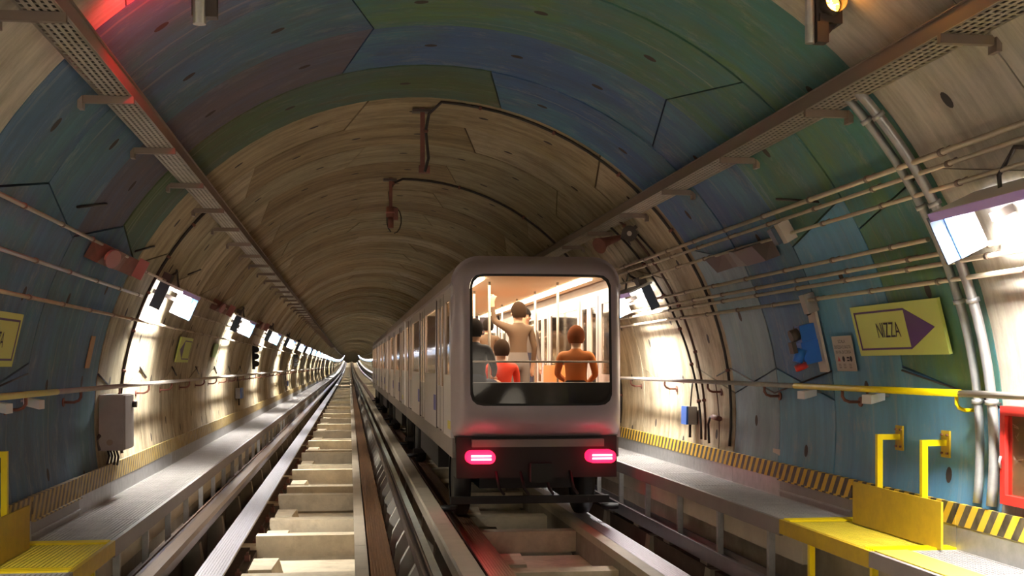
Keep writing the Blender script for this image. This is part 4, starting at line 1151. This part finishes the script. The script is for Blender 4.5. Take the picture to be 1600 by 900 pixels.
# rear end: ring of surface between windscreen and body outline
NN = 96
def rrect(x0, x1, z0, z1, r):
    pts = []
    for cx, cz, a in ((x1 - r, z1 - r, 0), (x0 + r, z1 - r, pi / 2), (x0 + r, z0 + r, pi), (x1 - r, z0 + r, 1.5 * pi)):
        pts += [(cx + r * cos(a + pi / 2 * i / 6), cz + r * sin(a + pi / 2 * i / 6)) for i in range(7)]
    return pts
C0 = (0, 2.28)
outer = resample(outline(), NN, C0); inner = resample(rrect(-.84, .86, 1.50, 3.06, .14), NN, C0)
def yface(x, z, t_): return TY + .05 + .42 * t_ ** 3 + .10 * (x / TW) ** 2 + .10 * max(0, (z - 1.5) / 1.8)
b = MB(); K = 8
for j in range(K + 1):
    t_ = j / K
    for (xi_, zi_), (xo_, zo_) in zip(inner, outer):
        x = xi_ + (xo_ - xi_) * t_; z = zi_ + (zo_ - zi_) * t_
        yy = TY + .50 if j == K else yface(x, z, t_); b.v.append((TC + x, yy, z))
for j in range(K):
    for k in range(NN):
        b.f.append((j * NN + k, (j + 1) * NN + k, (j + 1) * NN + (k + 1) % NN, j * NN + (k + 1) % NN)); b.mi.append(0); b.sm.append(True)
rear = obj('rear_end', b, M_FRONT, train)
b = MB().add([(TC + x, yface(x, z, 0) + .0, z) for x, z in inner] + [(TC, yface(0, 2.28, 0), 2.28)], [(k, NN, (k + 1) % NN) for k in range(NN)], 0, True)
obj('windscreen', b, M_GLASS, rear)
b = MB()                                       # black rubber seal round the windscreen
for k in range(NN):
    (x1, z1), (x2, z2) = inner[k], inner[(k + 1) % NN]
    f_ = .965
    vs = [(TC + x1, yface(x1, z1, 0) - .006, z1), (TC + x2, yface(x2, z2, 0) - .006, z2), (TC + x2 * f_, yface(x2, z2, 0) - .006, C0[1] + (z2 - C0[1]) * f_), (TC + x1 * f_, yface(x1, z1, 0) - .006, C0[1] + (z1 - C0[1]) * f_)]
    b.add(vs, [(0, 1, 2, 3)])
obj('windscreen_seal', b, M_BLACK, rear)
obj('dashboard', MB().box(TC - .92, TC + .92, TY + .28, TY + .62, 1.35, 1.77), M_UNDER, train)
obj('handrail_bar', MB().tube([(TC - .92, TY + .36, 2.02), (TC + .92, TY + .36, 2.02)], .012, 8), M_TRAY, train)
# skirt, lights, coupler
sk = obj('rear_skirt', MB().box(TC - .98, TC + .98, TY + .42, TY + .9, .62, 1.12), M_UNDER, train)
obj('bumper', MB().box(TC - .80, TC + .80, TY + .30, TY + .5, 1.0, 1.09), M_SKIRT, train)
for s in (-1, 1):
    cx_ = TC + .03 + s * .73
    hb_ = MB(); 
    pts = rrect(-.17, .17, -.075, .075, .07)
    hb_.add([(cx_ + x, TY + .22, .88 + z) for x, z in pts] + [(cx_ + x * 1.05, TY + .45, .88 + z * 1.05) for x, z in pts], [tuple(range(28))] + [(i, (i + 1) % 28, (i + 1) % 28 + 28, i + 28) for i in range(28)])
    h_ = obj('tail_light', hb_, M_TAIL, train)
    c_ = MB()
    for dz in (-.02, .02): c_.box(cx_ - .12, cx_ + .12, TY + .205, TY + .219, .88 + dz - .010, .88 + dz + .010)
    obj('lamp_core', c_, M_TAILW, h_)
    ld = bpy.data.lights.new('tail_glow', 'POINT'); ld.energy = 0.5; ld.color = (1, .02, .05); ld.shadow_soft_size = .06
    lo = bpy.data.objects.new('tail_glow', ld); COL.objects.link(lo); lo.parent = h_; lo.location = Vector((cx_, TY + .1, .88)) - Vector(train.location)
obj('coupler', MB().tube([(TC, TY + .6, .72), (TC, TY + .12, .70)], .07, 12).box(TC - .13, TC + .13, TY + .02, TY + .16, .6, .82), M_UNDER, train)
b = MB()
for k in range(4): obj('hose', MB().tube([(TC - .5 + .3 * k, TY + .42, .70), (TC - .47 + .3 * k, TY + .33, .5), (TC - .40 + .3 * k, TY + .45, .42)], .018, 6), M_BLACK, train)

door_c = (2.35, 6.5, 10.65); DW = 1.30
def car(i):
    y0 = TY + .5 + i * CARL if i == 0 else TY + i * CARL + .15
    y1 = TY + (i + 1) * CARL - .15
    yb = TY + i * CARL
    prof = [p for p in outline()]
    ys = [p for p in prof if p[1] >= 2.90]
    b = MB()                                    # roof arc
    roof = [(x, z) for x, z in outline() if z >= 2.88]
    roof.sort(key=lambda p: -atan2(p[1] - 2.0, p[0]) if False else -p[0])
    seen = []
    for p in roof:
        if not seen or hypot(p[0] - seen[-1][0], p[1] - seen[-1][1]) > 1e-4: seen.append(p)
    m_ = len(seen)
    for y in (y0, y1): b.v += [(TC + x, y, z) for x, z in seen]
    for k in range(m_ - 1): b.f.append((k, k + 1, m_ + k + 1, m_ + k)); b.mi.append(0); b.sm.append(True)
    body = obj('car_body', b, M_ROOF, train)
    obj('roof_gutter', MB().box(TC - TW - .012, TC - TW + .03, y0, y1, 2.93, 2.965), M_FRONT, body)
    obj('roof_gutter', MB().box(TC + TW - .03, TC + TW + .012, y0, y1, 2.93, 2.965), M_FRONT, body)
    obj('car_floor', MB().box(TC - TW + .05, TC + TW - .05, y0, y1, 1.04, 1.12), M_INTF, body)
    obj('inner_ceiling', MB().box(TC - TW + .1, TC + TW - .1, y0 + .05, y1, 3.06, 3.08), M_INT, body)
    for s in (-1, 1):
        xs = TC + s * TW; a, c = sorted((xs, xs - s * .035))
        w = MB(); glass = []
        spans = []; cur = y0
        for dc in door_c:
            d0, d1 = yb + dc - DW / 2, yb + dc + DW / 2
            spans.append(('w', cur, d0)); spans.append(('d', d0, d1)); cur = d1
        spans.append(('w', cur, y1))
        for kd, p0, p1 in spans:
            if kd == 'w':
                g0, g1 = p0 + .22, p1 - .22
                if g1 - g0 > .5:
                    w.box(a, c, p0, g0, TZ0, 2.95); w.box(a, c, g1, p1, TZ0, 2.95)
                    w.box(a, c, g0, g1, TZ0, 1.86); w.box(a, c, g0, g1, 2.78, 2.95); glass.append((g0, g1, 1.86, 2.78))
                else: w.box(a, c, p0, p1, TZ0, 2.95)
            else:
                w.box(a, c, p0, p1, 2.88, 2.95)
                for q in (0, 1):
                    e0 = p0 + q * DW / 2 + .012; e1 = e0 + DW / 2 - .024
                    da, dcx = sorted((xs - s * .008, xs - s * .034))
                    f0, f1 = e0 + .13, e1 - .13
                    dd = MB().box(da, dcx, e0, f0, TZ0 + .02, 2.88).box(da, dcx, f1, e1, TZ0 + .02, 2.88).box(da, dcx, f0, f1, TZ0 + .02, 1.70).box(da, dcx, f0, f1, 2.76, 2.88)
                    obj('door', dd, M_BODY, body)
                    glass.append((f0, f1, 1.70, 2.76))
                for q0, q1, ee in ((p0 - .03, p0 + .012, .002), (p1 - .012, p1 + .03, .002), ((p0 + p1) / 2 - .012, (p0 + p1) / 2 + .012, -.004)): obj('door_seal', MB().box(a - ee, c + ee, q0, q1, TZ0, 2.9), M_SEAL, body)
        obj('side_panel', w, M_BODY, body)
        for g0, g1, z0, z1 in glass:
            obj('window_pane', MB().box(xs - s * .022, xs - s * .016, g0, g1, z0, z1) if s < 0 else MB().box(xs - .022, xs - .016, g0, g1, z0, z1), M_SGLASS, body)
        obj('sill', MB().box(*sorted((xs - s * .02, xs - s * .07)), y0, y1, .86, TZ0), M_SKIRT, body)
        # seats along the side
        for p0, p1 in ((3.2, 5.7), (7.4, 9.9)):
            obj('bench', MB().box(*sorted((xs - s * .06, xs - s * .50)), yb + p0, yb + p1, 1.50, 1.585).box(*sorted((xs - s * .06, xs - s * .14)), yb + p0, yb + p1, 1.58, 1.98), M_SEATS, body)
        obj('ceiling_light', MB().box(*sorted((TC + s * .60, TC + s * .74)), y0 + .25, y1 - .1, 3.035, 3.055), M_TLIGHT, body)
    b = MB()
    for k in range(6):
        for s in (-.45, .45): obj('grab_pole', MB().tube([(TC + s, yb + 1.6 + k * 2, 1.12), (TC + s, yb + 1.6 + k * 2, 3.06)], .017, 6), M_TRAY, body)
    # interior light
    ld = bpy.data.lights.new('cabin_light', 'AREA'); ld.shape = 'RECTANGLE'; ld.size = 1.2; ld.size_y = 11; ld.energy = 300 if i == 0 else 380; ld.color = (1.0, .87, .68)
    lo = bpy.data.objects.new('cabin_light', ld); COL.objects.link(lo); lo.parent = body; lo.location = Vector((TC, yb + 6.6, 3.02)) - Vector(train.location)
    # underframe and wheels
    obj('underframe', MB().box(TC - .72, TC + .72, y0 + .3, y1, .62, 1.04).box(TC - .93, TC + .93, yb + 4.2, yb + 8.8, .45, 1.0), M_UNDER, body)
    for yy in (yb + 1.9, yb + 11.1):
        for s in (-1, 1):
            x0 = TC + s * .81
            wb = MB()
            ring = [(-.11, .36), (-.11, .44), (-.085, .485), (-.03, .5), (.03, .5), (.085, .485), (.11, .44), (.11, .36)]
            n_ = 28; vs = []
            for k in range(n_):
                a_ = 2 * pi * k / n_
                for dx, r_ in ring: vs.append((x0 + dx, yy + r_ * cos(a_), .505 + r_ * sin(a_)))
            fs = [(k * 8 + j, k * 8 + j + 1, ((k + 1) % n_) * 8 + j + 1, ((k + 1) % n_) * 8 + j) for k in range(n_) for j in range(7)]
            wb.add(vs, fs, 0, True); wb.tube([(x0 - .09, yy, .505), (x0 + .09, yy, .505)], .365, 20, 1)
            obj('wheel', wb, [M_BLACK, M_UNDER], body)
            obj('guide_wheel', MB().tube([(TC + s * 1.02, yy - .9, .17), (TC + s * 1.02, yy - .9, .23)], .11, 16), M_BLACK, body)
        obj('axle_frame', MB().box(TC - 1.0, TC + 1.0, yy - .95, yy - .85, .25, .34).box(TC - .6, TC + .6, yy - .5, yy + .5, .4, .62).tube([(TC - .7, yy, .505), (TC + .7, yy, .505)], .07, 10), M_UNDER, body)
    # livery marks on the visible side
    for dc, mm, zz, hh in ((door_c[0] + 1.0, M_MARKB, 1.34, .22), (door_c[1] + 1.0, M_MARKB, 1.34, .22), (.75 if i == 0 else 1.2, M_MARKY, 1.20, .10)):
        obj('livery_mark', MB().box(TC - TW - .004, TC - TW, yb + dc - .2, yb + dc + .2, zz, zz + hh), mm, body)
    if i < 3: obj('gangway', MB().box(TC - .85, TC + .85, y1, y1 + .3, 1.1, 3.15), M_SEAL, body)
    else: obj('front_wall', MB().box(TC - 1.0, TC + 1.0, y1 - .05, y1, 1.1, 3.2), M_FRONT, body)
for i in range(4): car(i)

# ------------------------------------------------------------------ passengers
def figure(label, x, y, z, seated, face, skin, top, trousers, hair, scale=1.0, arm=0):
    """face: heading in degrees, 0 looks towards the camera (-y)"""
    J = {}
    def j(n, p, r): J[n] = (p, r)
    if seated:
        j('pelvis', (0, 0, .50), .15); j('waist', (0, .02, .66), .135); j('chest', (0, .03, .88), .155); j('neckb', (0, .02, 1.02), .08); j('neck', (0, .0, 1.07), .06)
        j('head', (0, -.01, 1.17), .088); j('crown', (0, .0, 1.26), .080)
        for s, n in ((-1, 'l'), (1, 'r')):
            j('hip' + n, (s * .10, -.03, .50), .10); j('knee' + n, (s * .13, -.44, .52), .065); j('ankle' + n, (s * .13, -.42, .10), .045); j('toe' + n, (s * .14, -.60, .04), .04)
            j('sh' + n, (s * .19, .03, .98), .065); j('el' + n, (s * .25, -.04, .72), .045); j('wr' + n, (s * .14, -.27, .62), .03); j('hand' + n, (s * .09, -.36, .60), .032)
            for q in range(4): j('f%d%s' % (q, n), (s * (.06 + .022 * q), -.44 + .008 * abs(q - 1), .585), .010)
            j('th' + n, (s * .05, -.37, .625), .011)
    else:
        j('pelvis', (0, 0, .95), .14); j('waist', (0, 0, 1.10), .125); j('chest', (0, 0, 1.32), .155); j('neckb', (0, 0, 1.45), .08); j('neck', (0, -.01, 1.50), .06)
        j('head', (0, -.02, 1.60), .088); j('crown', (0, -.01, 1.69), .080)
        for s, n in ((-1, 'l'), (1, 'r')):
            j('hip' + n, (s * .10, 0, .88), .10); j('knee' + n, (s * .11, -.02, .49), .062); j('ankle' + n, (s * .11, .02, .09), .045); j('toe' + n, (s * .12, -.15, .04), .04)
            j('sh' + n, (s * .19, 0, 1.41), .065)
            if arm and s == arm:
                j('el' + n, (s * .34, -.10, 1.50), .045); j('wr' + n, (s * .36, -.10, 1.74), .03); j('hand' + n, (s * .36, -.10, 1.83), .034)
                for q in range(4): j('f%d%s' % (q, n), (s * (.33 + .02 * q), -.13, 1.88), .010)
                j('th' + n, (s * .30, -.08, 1.85), .011)
            else:
                j('el' + n, (s * .25, .02, 1.12), .045); j('wr' + n, (s * .26, -.05, .88), .03); j('hand' + n, (s * .26, -.06, .80), .034)
                for q in range(4): j('f%d%s' % (q, n), (s * .255, -.09 + .02 * q, .71 + .006 * abs(q - 1)), .010)
                j('th' + n, (s * .235, -.11, .78), .011)
    E = [('pelvis', 'waist'), ('waist', 'chest'), ('chest', 'neckb'), ('neckb', 'neck'), ('neck', 'head'), ('head', 'crown')]
    for n in 'lr':
        E += [('pelvis', 'hip' + n), ('hip' + n, 'knee' + n), ('knee' + n, 'ankle' + n), ('ankle' + n, 'toe' + n), ('chest', 'sh' + n), ('sh' + n, 'el' + n), ('el' + n, 'wr' + n), ('wr' + n, 'hand' + n)]
        E += [('hand' + n, 'f%d%s' % (q, n)) for q in range(4)] + [('hand' + n, 'th' + n)]
    names = list(J); me = bpy.data.meshes.new('person')
    me.from_pydata([J[n][0] for n in names], [(names.index(a), names.index(b_)) for a, b_ in E], [])
    o = bpy.data.objects.new('person_tmp', me); COL.objects.link(o)
    sm_ = o.modifiers.new('skin', 'SKIN'); o.modifiers.new('sub', 'SUBSURF').levels = 2
    if not me.skin_vertices: me.skin_vertices.new() if hasattr(me.skin_vertices, 'new') else None
    for k, n in enumerate(names):
        me.skin_vertices[0].data[k].radius = (J[n][1], J[n][1] * (.75 if n in ('chest', 'waist', 'pelvis') else 1)); me.skin_vertices[0].data[k].use_root = (n == 'pelvis')
    dg = bpy.context.evaluated_depsgraph_get(); dg.update()
    bm_ = bpy.data.meshes.new_from_object(o.evaluated_get(dg)); bpy.data.objects.remove(o)
    body = bpy.data.objects.new('person', bm_); COL.objects.link(body)
    bm_.materials.clear()
    for m in (skin, top, trousers, M_BLACK): bm_.materials.append(m)
    hz = J['neck'][0][2]; wz = J['waist'][0][2] - .06
    wrs = [Vector(J['wr' + n][0]) for n in 'lr']
    for f_ in bm_.polygons:
        c = f_.center; f_.use_smooth = True
        if c.z > hz - .02 and hypot(c.x, c.y) < .16: k = 0
        elif any((c - w_).length < .05 or (c - Vector(J['hand' + n][0])).length < .13 for w_, n in zip(wrs, 'lr')): k = 0
        elif c.z < .08: k = 3
        elif (c.z < wz + (.02 if seated else 0)) and not (abs(c.x) > .17 and not seated): k = 2
        else: k = 1
        f_.material_index = k
    body.location = (x, y, z); body.rotation_euler = (0, 0, radians(face)); body.scale = (scale,) * 3
    tag(body, label, 'person')
    # hair cap and face features as children, in local coordinates
    hc = Vector(J['crown'][0]) + Vector((0, .02, -.05)); b = MB(); n1, n2 = 14, 8; vs = []
    for i_ in range(n2 + 1):
        ph = pi * .72 * i_ / n2
        for k in range(n1):
            th_ = 2 * pi * k / n1; front = max(0, -sin(th_)); r_ = .122
            zz = cos(ph) * (.145); rr_ = sin(ph) * r_
            if front > .35: zz = max(zz, .03)
            vs.append(hc + Vector((rr_ * cos(th_) * .93, rr_ * sin(th_) * 1.08, zz)))
    b.add(vs, [(i_ * n1 + k, (i_ + 1) * n1 + k, (i_ + 1) * n1 + (k + 1) % n1, i_ * n1 + (k + 1) % n1) for i_ in range(n2) for k in range(n1)], 0, True)
    h = obj('hair', b, hair); h.parent = body
    hd = Vector(J['head'][0]); b = MB()
    b.add([hd + Vector(v) for v in ((-.013, -.085, .0), (.013, -.085, .0), (0, -.115, .002), (0, -.083, .04))], [(0, 1, 2), (0, 2, 3), (1, 3, 2)], 0)
    for s in (-1, 1):
        b.tube([hd + Vector((s * .032, -.082, .035)), hd + Vector((s * .032, -.092, .035))], .009, 8, 1)
        b.tube([hd + Vector((s * .088, .0, .0)), hd + Vector((s * .098, .01, .01))], [.022, .016], 8, 0)
    b.obox(hd + Vector((0, -.085, -.03)), (.022, 0, 0), (0, .006, 0), (0, 0, .004), 2)
    f_ = obj('face_features', b, [skin, M_INK, M_PINK]); f_.parent = body
    return body
SK = mat('skin', (.55, .32, .20), .5); SK2 = mat('skin_pale', (.62, .40, .27), .5)
H_DK = mat('hair_dark', (.012, .008, .006), .9, spec=.1); H_AU = mat('hair_auburn', (.14, .04, .012), .9, spec=.1); H_BR = mat('hair_brown', (.035, .018, .009), .9, spec=.1)
C_BK = mat('cloth_black', (.02, .02, .025), .8); C_BR = mat('cloth_brown', (.13, .075, .04), .8); C_RD = mat('cloth_red', (.70, .05, .02), .8)
C_OR = mat('cloth_orange', (.42, .13, .025), .8); C_JN = mat('cloth_navy', (.04, .05, .09), .8); C_GR = mat('cloth_grey', (.20, .17, .15), .8)
FZ = 1.12
figure('seated person in black with dark hair at the left edge of the rear window', 1.58, 15.75, FZ + .10, True, 150, SK, C_BK, C_JN, H_DK)
figure('seated person in a red top low in the rear window', 1.98, 16.3, FZ - .08, True, 190, SK2, C_RD, C_JN, H_BR, .95)
figure('standing person in a brown coat in the middle of the rear window', 2.33, 17.2, FZ, False, 200, SK, C_BR, C_GR, H_BR, .98, arm=1)
figure('seated person with auburn hair and orange coat at the right of the rear window', 2.88, 15.75, FZ + .02, True, 165, SK2, C_OR, C_BK, H_AU)
figure('standing person in grey further inside the rear car', 2.75, 19.6, FZ, False, 20, SK, C_GR, C_JN, H_DK, 1.0)
for k, (x, y, c) in enumerate(((1.95, 21.5, C_JN), (2.6, 23.5, C_BR))):
    figure(('standing person in navy deep inside the rear car', 'standing person in brown deepest inside the rear car')[k], x, y, FZ, False, 170 * k, SK, c, C_BK, H_DK, .98)
# rear bench carrying the seated passengers
obj('rear_bench', MB().box(1.35, 2.20, 15.45, 16.35, 1.12, 1.52), M_SEATS, train)
obj('rear_bench', MB().box(2.60, 3.18, 15.35, 16.0, 1.12, 1.52), M_SEATS, train)
